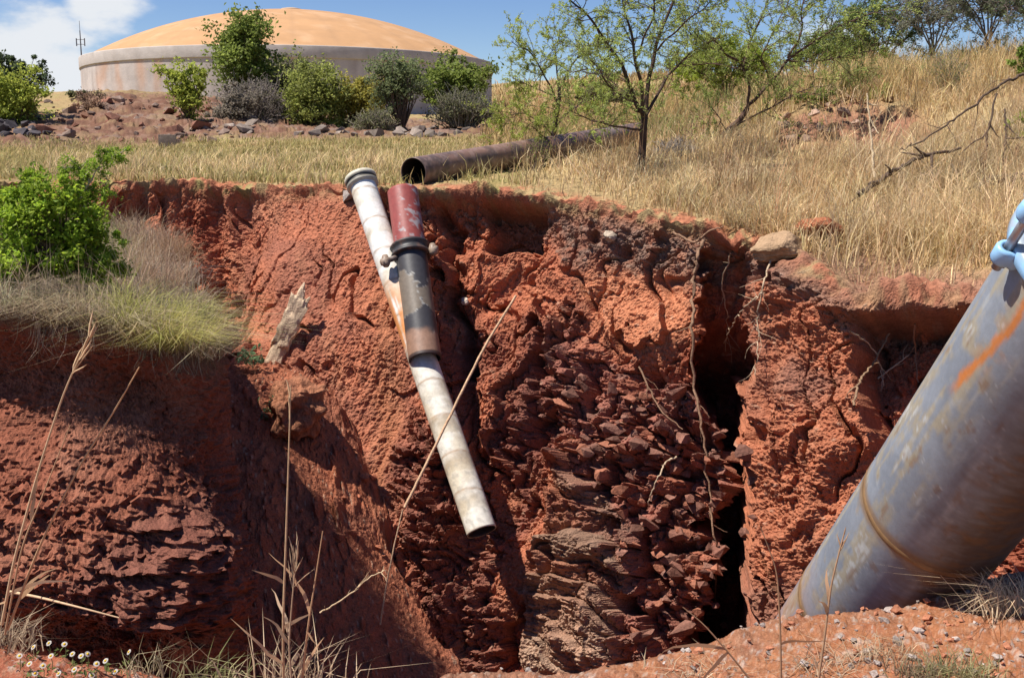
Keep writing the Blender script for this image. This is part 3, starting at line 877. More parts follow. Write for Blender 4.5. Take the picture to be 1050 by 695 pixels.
# ---- the reservoir
tcx, tcy, TR, TZ = -20.4, 105.0, 18.5, 10.0
tank = root("water_tank", (tcx, tcy, 3.0), "large round concrete water reservoir with a tan dome roof on the hill", "water tank")
TL_ = (tcx, tcy, 3.0)
V, Q, u, N, an = lathe((tcx, tcy, 2.5), (tcx, tcy, 12), dense([(0, TR), (6.75, TR)], 0.35), 360)
az = np.arctan2(N[:, 1], N[:, 0])
st = np.clip(fbm(az * 38, 0 * az, V[:, 2] * 0.12, 4, 201) * .5 + .5, 0, 1); st2 = fb(V, .35, 202)
c = np.array([0.46, 0.40, 0.365]) * np.ones_like(V)
c = mixc(c, [0.54, 0.475, 0.435], sstep(.4, .7, st2) * .6)
c = mixc(c, [0.38, 0.315, 0.28], sstep(.5, .8, st) * .6)
pj = proj(V[:, 0], V[:, 1], V[:, 2])[0]
for x0, w in ((105, 4), (120, 3), (144, 4), (161, 3.5), (300, 3), (395, 4)):
    c = mixc(c, [0.50, 0.25, 0.13], np.exp(-((pj + 2 * (st2 - .5) * 4 - x0) / w) ** 2) * .55 * sstep(4.2, 8.5, V[:, 2]))
mesh_np("wall", V, Q, c, M_PLASTER, tank, loc=TL_)
V, Q, u, N, an = lathe((tcx, tcy, 9.05), (tcx, tcy, 12), [(0.0, TR - .1), (0.0, TR + .09), (0.0, TR + .09), (0.06, TR + .10), (0.89, TR + .10), (0.95, TR + .08), (0.95, TR - .6), (0.92, TR - 0.6)], 360)
c = mixc(np.array([0.47, 0.415, 0.375]) * np.ones_like(V), [0.41, 0.355, 0.315], sstep(.45, .7, fb(V, .8, 203)) * .7)
mesh_np("rim_band", V, Q, c, M_PLASTER, tank, loc=TL_)
RS = 4.75; RD = TR - 0.2; RAD = (RD ** 2 + RS ** 2) / (2 * RS)
rr = np.linspace(RD, 0.01, 70)
V, Q, u, N, an = lathe((tcx, tcy, 9.93), (tcx, tcy, 20), [(math.sqrt(RAD ** 2 - q * q) - (RAD - RS), q) for q in rr], 256)
c = mixc(np.array([0.45, 0.255, 0.125]) * np.ones_like(V), [0.42, 0.24, 0.12], sstep(.45, .7, fb(V, .16, 204)) * .8)
c = mixc(c, [0.53, 0.33, 0.19], sstep(.55, .75, fb(V, .5, 205)) * .5)
sm_ = np.abs(((an / (2 * np.pi) * 32) % 1) - .5)
c = mixc(c, [0.34, 0.20, 0.11], (sm_ > .44) * .22)
c = mixc(c, [0.36, 0.22, 0.12], np.exp(-((((V[:, 2] - 9.93) * 1.6) % 1 - .5) / .06) ** 2) * .25)
mesh_np("roof", V, Q, c, M_ROOF, tank, loc=TL_)
V, Q, u, N, an = lathe((tcx, tcy, 9.93 + RS - .05), (tcx, tcy, 20), [(0, .9), (0, 1.0), (.28, 1.0), (.34, .9), (.42, .5), (.45, .01)], 24)
mesh_np("roof_vent", V, Q, (.42, .30, .2), M_ROOF, tank, loc=TL_)
mb = MB()
q = P(83, 50, 97.5)
mb.tube([q + [0, 0, -.6], q + [0, 0, 1.5]], [.06, .04], (.16, .16, .17), 6)
mb.tube([q + [0, 0, 1.5], q + [0, 0, 2.3]], [.025, .02], (.2, .2, .2), 5)
for dz in (.35, .75): mb.tube([q + [-.35, 0, dz], q + [.35, 0, dz]], .035, (.18, .18, .19), 5)
for sx in (-.35, .35): mb.tube([q + [sx, 0, .2], q + [sx, 0, .85]], .05, (.18, .18, .19), 6)
mb.build("mast", M_STEEL, tank, TL_)

# ---- a small concrete marker
def chunk(name, p, size, rot, col, mat, seed, label=None, cat=None, group=None, cuts=3, amp=.03, bev=0.12):
    """a weathered block, subdivided and roughened"""
    n = 2 ** cuts + 1
    V_, Q_ = [], []
    m = MB()
    g = np.linspace(-1, 1, n)
    A, B = np.meshgrid(g, g)
    for ax in range(3):
        for sgn in (-1, 1):
            v = np.zeros((n * n, 3)); v[:, ax] = sgn; v[:, (ax + 1) % 3] = A.ravel() * sgn; v[:, (ax + 2) % 3] = B.ravel()
            m.add(v, grid_faces(n, n), col)
    V = np.concatenate(m.v)
    r = np.linalg.norm(V, axis=1, keepdims=True)
    V = V * (1 - bev * (r - 1) / 0.732)
    sp_ = np.asarray(size) / 2
    V = V * sp_
    nd = fbm(V[:, 0] * 5 + seed, V[:, 1] * 5, V[:, 2] * 5, 4, seed)
    V = V * (1 + (nd * amp / sp_.min())[:, None] * 0.5)
    R = np.array(Matrix.Rotation(rot[2], 3, 'Z') @ Matrix.Rotation(rot[1], 3, 'Y') @ Matrix.Rotation(rot[0], 3, 'X'))
    V = V @ R.T
    cc = np.asarray(col) * (0.82 + .36 * fb(V + seed, 6, seed + 1))[:, None]
    m.v = [V + np.asarray(p)]; m.c = [cc]; m.q = [np.concatenate(m.q)]
    o = m.build(name, mat, None, tuple(p), smooth=True)
    return tag(o, label, cat, group)


def gp(px, py, Y):
    q = P(px, py, Y); q[2] = float(G(q[0], q[1])); return q


chunk("marker_block", gp(172, 151, 40) + [0, 0, .22], (.62, .4, .5), (0, 0, .25), (.27, .22, .18), M_ROCK, 3, "small grey concrete marker block standing in the dry grass before the tank mound", "concrete block", amp=.01, bev=.05)

# ---- the pipes lying in the pit
WP0, WP1 = P(370.5, 186, 12.35), P(494, 545, 10.05)
ax_ = unit(WP1 - WP0); Lw = np.linalg.norm(WP1 - WP0); RW = 0.146
wp = root("drain_pipe", tuple(WP1), "long white banded steel pipe hanging down the red pit wall", "pipe")
V, Q, u, N, an = lathe(WP0, WP1, dense([(0.12, RW - .012), (0, RW - .012), (0, RW), (Lw, RW), (Lw, RW - .010), (Lw - 1.0, RW - .010)], 0.018), 56)
na = fb(V, 3.0, 210); nb = fb(V, 14, 211); ns = np.clip(fbm(an * 2.5, u * 0.8, 0 * u, 4, 212) * .5 + .5, 0, 1)
c = mixc(np.array([0.72, 0.70, 0.65]) * np.ones_like(V), [0.56, 0.47, 0.34], sstep(.5, .75, na) * .7)
low = sstep(.48, .52, u / Lw)
c = mixc(c, [0.58, 0.49, 0.34], low * .35)
ub = (u + .035 * np.sin(an + 1.0)) / .405
fr = ub - np.floor(ub)
bj_ = hf(np.floor(ub).astype(np.int32), np.zeros(len(u), np.int32), np.zeros(len(u), np.int32), 3)
c = mixc(c, [0.33, 0.20, 0.11], np.exp(-((fr - .5) / .03) ** 2) * .8)
c = mixc(c, [0.32, 0.235, 0.15], sstep(.5, .56, fr) * sstep(1.0, .75, fr) * (.35 + .6 * bj_) * low * sstep(.3, .6, na))
c = mixc(c, [0.47, 0.38, 0.25], sstep(.5, .95, fr) * (.25 + .4 * bj_))
c = mixc(c, [0.36, 0.33, 0.28], sstep(.62, .8, nb) * .5 * low)
c = mixc(c, [0.60, 0.22, 0.05], sstep(.30, .40, u / Lw) * (1 - sstep(.50, .53, u / Lw)) * sstep(.30, .52, ns * .7 + .3 * na) * .9)
ins = (np.linalg.norm(V - WP0 - ((V - WP0) @ ax_)[:, None] * ax_, axis=1) < RW - .005)
c[ins] = (.05, .035, .03)
mesh_np("tube", V, Q, c, M_PIPE, wp, loc=WP1)
V, Q, u, N, an = lathe(WP0 - ax_ * .05, WP1, [(0, RW - .01), (0, RW + .032), (.02, RW + .036), (.05, RW + .036), (.055, RW + .02), (.085, RW + .02), (.09, RW + .034), (.12, RW + .034), (.135, RW + .001)], 56)
c = np.array([0.52, 0.47, 0.36]) * np.ones_like(V); c = mixc(c, [0.04, 0.035, 0.03], ((u > .052) & (u < .1)).astype(float))
mesh_np("collar", V, Q, c, M_PIPE, wp, loc=WP1)

RP0, RP1 = P(413, 197, 12.1), P(436, 369, 11.0)
ax2 = unit(RP1 - RP0); Lr = np.linalg.norm(RP1 - RP0); RR = 0.168
rp = root("riser_pipe", tuple(RP1), "short red and black steel pipe with a clamp lying across the white pipe", "pipe")
V, Q, u, N, an = lathe(RP0, RP1, dense([(0.7, RR - .012), (0, RR - .012), (0, RR), (Lr, RR), (Lr, RR - .014), (Lr - .4, RR - .014)], 0.016), 64)
na = fb(V, 5, 220); nb = fb(V, 16, 221); nc = np.clip(fbm(V[:, 0] * 3, V[:, 1] * 3, V[:, 2] * 3, 3, 226) * .5 + .5, 0, 1)
w_ = u / Lr
c = np.array([0.27, 0.060, 0.050]) * np.ones_like(V)
c = mixc(c, [0.33, 0.29, 0.29], sstep(.56, .64, .5 * na + .5 * nb + .12 * (N[:, 0] - .2)) * .9)
blk_ = sstep(.385, .39, w_)
c = mixc(c, [0.045, 0.042, 0.045], blk_)
pat = sstep(.49, .53, nc + .35 * np.exp(-((w_ - .68) / .17) ** 2) - .20 + .12 * (nb - .5) + .10 * N[:, 0]) * (w_ > .43) * (w_ < .90)
c = mixc(c, [0.17, 0.135, 0.10], pat * .95)
edge_ = np.exp(-((nc + .35 * np.exp(-((w_ - .68) / .17) ** 2) - .20 + .12 * (nb - .5) + .10 * N[:, 0] - .50) / .012) ** 2) * (w_ > .43) * (w_ < .92)
c = mixc(c, [0.40, 0.38, 0.34], edge_ * .8)
c = mixc(c, [0.30, 0.17, 0.11], sstep(.84, .88, w_ + .05 * (na - .5)) * .9)
c = mixc(c, [0.05, 0.03, 0.025], sstep(.975, .985, w_))
ins = (np.linalg.norm(V - RP0 - ((V - RP0) @ ax2)[:, None] * ax2, axis=1) < RR - .006)
c[ins] = (.04, .025, .02)
mesh_np("tube", V, Q, c, M_PIPE, rp, loc=RP1)
uc = .365 * Lr
V, Q, u, N, an = lathe(RP0 + ax2 * (uc - .05), RP1, [(0, RR + .002), (0, RR + .045), (.012, RR + .052), (.03, RR + .045), (.045, RR + .03), (.085, RR + .03), (.10, RR + .045), (.118, RR + .05), (.13, RR + .04), (.13, RR + .002)], 64)
c = mixc(np.array([0.035, 0.032, 0.032]) * np.ones_like(V), [0.13, 0.07, 0.05], sstep(.55, .7, fb(V, 12, 223)) * .7)
cl = mesh_np("clamp", V, Q, c, M_PIPE, rp, loc=RP1)
# clamp lugs with bolts: one on the left, one on the right
side = unit(np.cross(ax2, [0, 1.0, .25])); side = side if side[0] < 0 else -side
for sg, ln in ((1, .20), (-1, .10)):
    d_ = unit(side * sg + ax2 * .12 + np.array([0, -.85 if sg > 0 else -.2, 0]))
    b0 = RP0 + ax2 * (uc + .015) + d_ * (RR + .01)
    m = MB()
    m.tube([b0 - d_ * .03, b0 - d_ * .03, b0 + d_ * (ln * .55), b0 + d_ * (ln * .55)], [0.001, .032, .028, .001], (.13, .09, .07), 10)
    m.tube([b0, b0 + d_ * ln, b0 + d_ * ln], [.014, .014, .001], (.35, .27, .2), 8)
    e0 = b0 + d_ * (ln * .80); z_ = unit(ax2)
    m.tube([e0 - z_ * .07, e0 - z_ * .07, e0 - z_ * .03, e0 + z_ * .03, e0 + z_ * .06, e0 + z_ * .06], [.001, .03, .042, .045, .03, .001], (.24, .17, .12), 10)
    m.tube([e0 - d_ * .03, e0 - d_ * .03, e0 + d_ * .05, e0 + d_ * .05], [.001, .05, .04, .001], (.30, .22, .16), 6)
    m.build("clamp_bolt", M_PIPE, cl, RP1).location = (0, 0, 0)

# ---- rusty pipe lying on the far ground
BP0, BP1 = P(424, 177, 12.75), P(655, 136, 19.3)
RB = .172
ax3 = unit(BP1 - BP0); Lb = np.linalg.norm(BP1 - BP0)
gz = float(G(BP1[0], BP1[1]))
bp = root("steel_pipe", tuple(BP0), "long dark rusty steel pipe lying open-ended on the grass at the rim", "pipe")
V, Q, u, N, an = lathe(BP0, BP1, dense([(1.6, RB - .012), (0, RB - .012), (0, RB), (Lb, RB), (Lb, RB - .012), (Lb - 1, RB - .012)], 0.03), 48)
na = fb(V, 3, 230); nb = fb(V, 12, 231)
c = mixc(np.array([0.20, 0.115, 0.085]) * np.ones_like(V), [0.105, 0.07, 0.058], sstep(.4, .65, na))
c = mixc(c, [0.27, 0.18, 0.15], sstep(.5, .7, nb) * .6)
c = mixc(c, [0.05, 0.04, 0.036], np.exp(-((u - 3.4) / .03) ** 2))
c = mixc(c, [0.24, 0.19, 0.165], np.exp(-((u - 5.9) / .5) ** 2) * .7)
ins = (np.linalg.norm(V - BP0 - ((V - BP0) @ ax3)[:, None] * ax3, axis=1) < RB - .006)
c[ins] = (.02, .015, .013)
mesh_np("tube", V, Q, c, M_PIPE, bp, loc=BP0)
V, Q, u, N, an = lathe(BP0 + ax3 * 3.38, BP1, [(0, RB), (0.01, RB + .012), (.05, RB + .012), (.06, RB)], 48)
mesh_np("weld_bead", V, Q, (.075, .05, .04), M_PIPE, bp, loc=BP0)

# ---- the great grey pipe rising out of the pit on the right
GA, GB = P(910, 590, 4.62), P(1111, 321, 3.48)
gx = unit(GB - GA); gl = np.linalg.norm(GB - GA)
G0 = GA - gx * 2.3
RG = 0.305
Lg = 2.3 + gl + .28
gpipe = root("main_pipe", tuple(G0), "huge grey painted water main slanting up out of the pit", "pipe")
V, Q, u, N, an = lathe(G0, GB, dense([(0, RG - .015), (0, RG), (Lg, RG), (Lg, RG - .015), (Lg - .3, RG - .015)], 0.009), 160)
up = u - 2.3
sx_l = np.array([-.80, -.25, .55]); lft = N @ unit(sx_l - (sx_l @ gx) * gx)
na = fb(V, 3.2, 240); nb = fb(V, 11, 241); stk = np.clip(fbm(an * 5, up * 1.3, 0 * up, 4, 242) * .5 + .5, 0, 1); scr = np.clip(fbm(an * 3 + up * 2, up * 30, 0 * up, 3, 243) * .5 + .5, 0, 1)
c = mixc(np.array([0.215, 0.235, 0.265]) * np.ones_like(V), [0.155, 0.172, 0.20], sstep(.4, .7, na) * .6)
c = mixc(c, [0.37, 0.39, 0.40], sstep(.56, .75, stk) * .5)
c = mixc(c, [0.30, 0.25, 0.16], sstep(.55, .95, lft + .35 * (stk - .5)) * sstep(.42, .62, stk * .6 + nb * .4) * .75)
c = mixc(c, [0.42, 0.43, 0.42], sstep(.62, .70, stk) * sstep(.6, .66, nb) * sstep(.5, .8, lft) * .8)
scl_ = np.clip(fbm(an * 9 + up * 1.5, up * 7 - an * 2, 0 * up, 3, 247) * .5 + .5, 0, 1); scr2 = np.abs(noise(an * 14 + up * 9, up * 2.2, 0 * up, 248))
c = mixc(c, [0.34, 0.35, 0.36], (scr2 < .03) * sstep(.5, .7, nb) * .6)
c = mixc(c, [0.17, 0.09, 0.045], sstep(.68, .78, nb * .6 + scl_ * .4) * .5)
c = mixc(c, [0.36, 0.17, 0.10], sstep(.1, -.7, up + .25 * (na - .5)) * .45)
# old weld bands, and dust and rust over the underside with its shade painted in
for ub0, wd in ((.58, .042), (-.30, .032)):
    bm = np.exp(-(np.abs(up + .012 * np.sin(2 * an) + .02 * (na - .5) - ub0) / wd) ** 4)
    c = mixc(c, [0.215, 0.125, 0.055], bm * .85)
    c = mixc(c, [0.30, 0.22, 0.13], np.exp(-((up - ub0 + .05) / .03) ** 2) * sstep(.45, .7, nb) * .5)
und_rust_shade = sstep(-.62, .10, -lft + .25 * (scr - .5) + .2 * (na - .5))
c = mixc(c, mixc(np.array([0.05, 0.023, 0.011]) * np.ones_like(c), [0.10, .048, .02], sstep(.5, .7, scr)), und_rust_shade * (.75 + .22 * scr))
# orange run below the coupling
_sx, _sy = proj(V[:, 0], V[:, 1], V[:, 2]); _fc = ((np.array([0, 0, EYE]) - V) * N).sum(1) > 0
an0 = an[np.argmin(np.hypot(_sx - 1034, _sy - 330) + np.where(_fc, 0, 1e6))]
da = np.angle(np.exp(1j * (an - an0 - .10 * np.sin(up * 6) + .08 * (nb - .5))))
c = mixc(c, [0.50, 0.17, 0.04], np.exp(-(da / .048) ** 4) * sstep(gl - .36, gl - .22, up + .12 * stk) * .95)
c = mixc(c, [0.40, 0.15, 0.05], np.exp(-(da / .14) ** 2) * sstep(gl - .30, gl - .1, up) * .5 * sstep(.4, .6, nb))
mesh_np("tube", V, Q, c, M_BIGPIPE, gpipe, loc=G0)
for ub0 in (.58, -.30):
    V, Q, u, N, an = lathe(G0 + gx * (2.3 + ub0 - .014), GB, [(0, RG), (.005, RG + .0022), (.023, RG + .0022), (.028, RG)], 120)
    mesh_np("weld_band", V, Q, mixc(np.array([.21, .125, .058]) * np.ones_like(V), [.13, .07, .035], sstep(.45, .65, fb(V, 9, 246))), M_BIGPIPE, gpipe, loc=G0)
# blue bolted coupling at the bend, and the blue pipe going on
ce = gx
CC0 = GB + gx * .235
RC = RG * 1.0
V, Q, u, N, an = lathe(CC0 - ce * .03, CC0 + ce, [(0, RC - .03), (0, RC + .022), (.012, RC + .034), (.045, RC + .034), (.055, RC + .02), (.06, RC + .012), (.14, RC + .012), (.145, RC + .02), (.155, RC + .034), (.19, RC + .034), (.20, RC + .02), (.20, RC - .02)], 128)
cb = mixc(np.array([0.23, 0.43, 0.66]) * np.ones_like(V), [0.30, 0.50, 0.70], sstep(.4, .7, fb(V, 6, 250)) * .6)
cb = mixc(cb, [0.30, 0.24, 0.17], sstep(.55, .7, fb(V, 14, 251)) * .6)
cpl = mesh_np("coupling", V, Q, cb, M_BLUE, gpipe, loc=G0)
V, Q, u, N, an = lathe(CC0 + ce * .1, CC0 + ce, dense([(0, RC - .01), (0, RC), (1.6, RC), (1.6, RC - .015)], .05), 96)
mesh_np("upper_tube", V, Q, (0.24, 0.46, 0.70), M_BLUE, gpipe, loc=G0)
t_, a_, b_ = frame(ce)
_l = unit(np.array([-.80, -.25, .55])); ph0 = math.atan2(_l @ b_, _l @ a_)
_f = np.array([0, 0, EYE]) - CC0; _f = _f - (_f @ ce) * ce
sgn = 1 if math.sin(math.atan2(_f @ b_, _f @ a_) - ph0) > 0 else -1
for k in range(6):
    ph = ph0 + sgn * (.12 + k * 2 * math.pi / 6)
    rd = math.cos(ph) * a_ + math.sin(ph) * b_
    tg = np.cross(ce, rd)
    for q0 in (-.005, .172):
        m = MB()
        cpos = CC0 - ce * .03 + ce * (q0 + .012)
        ths = np.linspace(0, 2 * np.pi, 28, endpoint=False)
        # a rounded ear standing off the ring, with a slot for the bolt
        pts = np.stack([np.cos(ths) * .035, np.sin(ths) * .035 * 1.05], -1)
        pts[:, 1] = np.where(pts[:, 1] < 0, pts[:, 1] * 1.6, pts[:, 1])
        pts[:, 0] = np.where(pts[:, 1] < -.02, pts[:, 0] * 1.5, pts[:, 0])
        ic = np.stack([np.cos(ths) * .019, np.sin(ths) * .019], -1)
        cen = cpos + rd * (RC + .046)
        L_ = []
        for (pp, dz) in ((ic, -.028), (pts * .86, -.030), (pts, -.020), (pts, .020), (pts * .86, .03), (ic, .028), (ic, -.028)):
            L_.append(cen + pp[:, :1] * tg + pp[:, 1:] * rd + ce * dz)
        m.add(np.concatenate(L_), grid_faces(7, 28, wrap=True), (0.27, 0.49, 0.74))
        m.build("bolt_lug", M_BLUE, cpl, tuple(G0)).location = (0, 0, 0)
    m = MB()
    b0 = CC0 - ce * .085 + rd * (RC + .046)
    m.tube([b0, b0, b0 + ce * .34, b0 + ce * .34], [.001, .0155, .0155, .001], (.42, .43, .45), 14)
    for q0 in (.025, .235):
        m.tube([b0 + ce * q0, b0 + ce * q0, b0 + ce * (q0 + .022), b0 + ce * (q0 + .022)], [.001, .028, .028, .001], (.38, .39, .40), 6)
    m.build("bolt", M_STEEL, cpl, tuple(G0)).location = (0, 0, 0)


# ------------------------------------------------------------------ stones
import bmesh


def hull_rock(name, p, size, seed, col, mat, rot=None, n=16, sub=0, amp=0.0, jit=.5):
    rs = np.random.default_rng(seed)
    v = rs.normal(size=(n, 3)); v /= np.linalg.norm(v, axis=1)[:, None]
    v *= rs.uniform(1 - jit, 1, (n, 1)); v *= np.asarray(size) / 2
    bm = bmesh.new()
    for q in v: bm.verts.new(q)
    r = bmesh.ops.convex_hull(bm, input=bm.verts)
    bmesh.ops.delete(bm, geom=[g for g in bm.verts if not g.link_faces], context='VERTS')
    if sub:
        bmesh.ops.bevel(bm, geom=list(bm.edges), offset=min(size) * .035, segments=1, affect='EDGES')
        bmesh.ops.triangulate(bm, faces=bm.faces)
        bmesh.ops.subdivide_edges(bm, edges=bm.edges, cuts=sub, use_grid_fill=True)
    bm.verts.ensure_lookup_table()
    V = np.array([q.co for q in bm.verts])
    if amp:
        s = 2.2 / max(size)
        nd = fbm(V[:, 0] * s * 2 + seed, V[:, 1] * s * 2, V[:, 2] * s * 4, 5, seed)
        V = V * (1 + nd[:, None] * amp)
        for q, w in zip(bm.verts, V): q.co = w
    me = bpy.data.meshes.new(name); bm.to_mesh(me); bm.free()
    cc = np.asarray(col) * (0.75 + .5 * fb(V + seed, 3 / max(size), seed))[:, None] if len(V) else V
    a = me.color_attributes.new("Col", 'FLOAT_COLOR', 'POINT')
    a.data.foreach_set("color", np.concatenate([cc, np.ones((len(V), 1))], 1).astype(np.float32).ravel())
    me.materials.append(mat)
    o = bpy.data.objects.new(name, me); COL.objects.link(o)
    o.location = p
    o.rotation_euler = rot if rot is not None else tuple(rs.uniform(-.5, .5, 2)) + (rs.uniform(0, 6.28),)
    return o


q = on_wall(806, 246)
tag(hull_rock("boulder", q + [0.10, -.02, .03], (.95, .6, .40), 5, (.36, .235, .14), M_ROCK, (0.1, -.1, .4), 22, 6, .10, .3), "large tan boulder poking out of the rim above the dark cavity", "boulder")
q = on_wall(844, 240)
tag(hull_rock("boulder", gp(838, 238, 10.4) + [0, 0, .10], (.62, .5, .34), 6, (.33, .12, .06), M_SOIL, (0, 0, .2), 18, 4, .12, .3), "low reddish boulder lying behind the tan one in the grass", "boulder")
q = on_wall(625, 240)
tag(hull_rock("stone", q + [0, -.05, 0], (.22, .2, .22), 7, (.40, .32, .24), M_ROCK, None, 18, 3, .08, .3), "pale rounded stone stuck in the grey soil just under the rim", "stone")
q = on_wall(476, 307)
tag(hull_rock("stone", q + [0, -.06, 0], (.13, .12, .11), 8, (.55, .45, .36), M_ROCK, None, 18, 3, .1, .3), "small whitish stone beside the dark gully right of the clamped pipe", "stone")
q = on_wall(356, 201)
tag(hull_rock("stone", q + [0, -.06, .02], (.24, .2, .16), 9, (.30, .25, .22), M_ROCK, None, 18, 3, .08, .3), "grey stone at the rim just left of the white pipe's collar", "stone")
q = P(206, 309, 10.4)
tag(hull_rock("stone", q, (.24, .25, .30), 10, (.42, .25, .16), M_ROCK, (.3, .5, .2), 14, 3, .08, .35), "pink angular stone among the dry tufts on the left bank", "stone")
# the pale broken slab leaning in the corner, and the square block of hard earth below it
q = on_slope(286, 374)
chunk("log", q + np.array([.10, -.03, .36]), (.19, .11, 1.02), (-.12, .44, -.1), (.55, .40, .27), M_BARK, 21, "pale weathered slab of wood leaning upright in the corner of the pit", "log", cuts=5, amp=.06, bev=.10)
chunk("earth_block", on_slope(304, 440) + np.array([0, 0, .2]), (.46, .48, .56), (.12, .1, .5), (.32, .135, .075), M_SOIL, 12, "square block of hard red earth standing on the ledge below the log", "earth block", cuts=5, amp=.14, bev=.26)

# angular slabs broken from the brown rock
rs = np.random.default_rng(77)
nsh = 0
while nsh < 130:
    x, y = rs.uniform(560, 772), rs.uniform(365, 660)
    if poly(np.array([x]), np.array([y]), [(600, 372), (640, 385), (722, 410), (768, 440), (775, 640), (735, 680), (640, 680), (645, 600), (610, 510), (580, 460), (570, 400)], 1)[0] < .5: continue
    big = rs.random() < .35
    s_ = rs.uniform(.17, .29) if big else rs.uniform(.07, .16)
    q = on_wall(x, y)
    cl_ = np.array([.20, .095, .068]) * rs.uniform(.75, 1.3) if rs.random() < .7 else np.array([.29, .115, .07]) * rs.uniform(.8, 1.2)
    o = hull_rock("rock_shard", q + [0, -.03, 0.0], (s_ * rs.uniform(.9, 1.4), s_ * rs.uniform(.5, .9), s_ * rs.uniform(.4, .8)), 1000 + nsh, cl_, M_ROCK,
                  (rs.uniform(-.2, .9), rs.uniform(-.2, .7), rs.uniform(-.5, .9)), 11, 0, 0, .25)
    tag(o, "angular brown rock slab jutting from the crumbling rock face left of the deep crevice", "rock", "rock slabs in the crumbling pit face")
    nsh += 1
for i in range(26):
    x, y = rs.uniform(690, 742), rs.uniform(480, 640)
    s_ = rs.uniform(.08, .24)
    q = on_wall(x, y)
    tag(hull_rock("rock_shard", q + [0, -.05, 0], (s_ * 1.2, s_ * .8, s_ * .7), 1300 + i, np.array([.19, .085, .06]) * rs.uniform(.7, 1.3), M_ROCK, (rs.uniform(-.3, .9), rs.uniform(-.2, .8), rs.uniform(-.5, .9)), 12, 0, 0, .25),
        "angular brown rock slab jutting from the crumbling rock face left of the deep crevice", "rock", "rock slabs in the crumbling pit face")
# clods and stones on the debris slope
for i in range(70):
    x, y = rs.uniform(255, 420), rs.uniform(385, 690)
    if x < 262 + (y - 470) * .75: continue
    s_ = rs.uniform(.03, .10) if rs.random() < .85 else rs.uniform(.1, .2)
    q = on_slope(x, y)
    o = hull_rock("earth_clod", q + [0, -.01, s_ * .2], (s_, s_ * .9, s_ * .7), 1500 + i, np.array([.34, .125, .07]) * rs.uniform(.75, 1.25), M_ROCK, None, 14, 0, 0, .3)
    tag(o, "red earth clod on the debris slope at the foot of the wall", "earth clod", "clods on the debris slope")
# rubble on the mound below the tank
for i in range(230):
    if i < 175:
        x, y = rs.uniform(30, 240), rs.uniform(100, 150); Yd = np.interp(y, [98, 150], [58, 42]); lab = "weathered stone scattered on the red rubble mound below the tank"; grp = "stones on the rubble mound"
        if y < 100 + max(0, 60 - x) * .6: continue
        s_ = rs.uniform(.15, .42) if rs.random() < .85 else rs.uniform(.45, .95)
        cl_ = np.array([.27, .19, .15]) * rs.uniform(.5, 1.2) if rs.random() < .5 else np.array([.20, .095, .065]) * rs.uniform(.7, 1.3)
    else:
        x, y = rs.uniform(225, 500), rs.uniform(124, 139); Yd = np.interp(y, [124, 139], [56, 46]); lab = "pale grey rock at the foot of the bushes before the tank"; grp = "rocks below the bushes"
        s_ = rs.uniform(.3, .8); cl_ = np.array([.27, .215, .175]) * rs.uniform(.5, 1.15)
    q = gp(x, y, Yd)
    tag(hull_rock("rubble_stone", q + [0, 0, s_ * .15], (s_ * 1.3, s_, s_ * .75), 2000 + i, cl_, M_ROCK, None, 13, 0, 0, .35), lab, "stone", grp)
for i in range(44):
    x, y = rs.uniform(-20, 48), rs.uniform(118, 148)
    s_ = rs.uniform(.3, .8)
    tag(hull_rock("burnt_rock", gp(x, y, np.interp(y, [118, 148], [50, 43])) + [0, 0, s_ * .2], (s_ * 1.3, s_, s_ * .8), 2300 + i, np.array([.06, .052, .055]) * rs.uniform(.7, 1.5), M_ROCK, None, 13, 0, 0, .35),
        "blackened rock heaped below the dark tree at the far left", "rock", "blackened rocks at the far left")
for i in range(26):
    x, y = (rs.uniform(800, 930), rs.uniform(100, 142)) if i < 20 else (rs.uniform(930, 1000), rs.uniform(75, 110))
    s_ = rs.uniform(.08, .3)
    tag(hull_rock("bank_stone", gp(x, y, np.interp(y, [75, 100, 142], [20, 18.6, 15.7])) + [0, 0, -.02], (s_ * 1.3, s_, s_ * .75), 2400 + i, np.array([.33, .22, .16]) * rs.uniform(.6, 1.3), M_ROCK, None, 13, 0, 0, .35),
        "stone in the bare earth patch high on the grassy bank", "stone", "stones in the bank")
# pebbles on the near ground
for i in range(330):
    x, y = rs.uniform(470, 1050), rs.uniform(590, 695)
    q = on_near(x, y)
    pq = proj(*q)
    if abs(pq[0] - x) > 6 or abs(pq[1] - y) > 5: continue
    s_ = rs.uniform(.010, .028) if rs.random() < .85 else rs.uniform(.03, .055)
    cl_ = np.array([.38, .31, .27]) * rs.uniform(.6, 1.2) if rs.random() < .55 else np.array([.44, .18, .10]) * rs.uniform(.8, 1.1)
    tag(hull_rock("pebble", q + [0, 0, s_ * .2], (s_ * 1.3, s_, s_ * .7), 2600 + i, cl_, M_ROCK, None, 16, 0, 0, .25), "small stone lying on the orange soil at the near edge", "pebble", "pebbles on the near ground")


# ------------------------------------------------------------------ plants
def rand_dirs(n, r=rng):
    v = r.normal(size=(n, 3)); return v / np.linalg.norm(v, axis=1)[:, None]


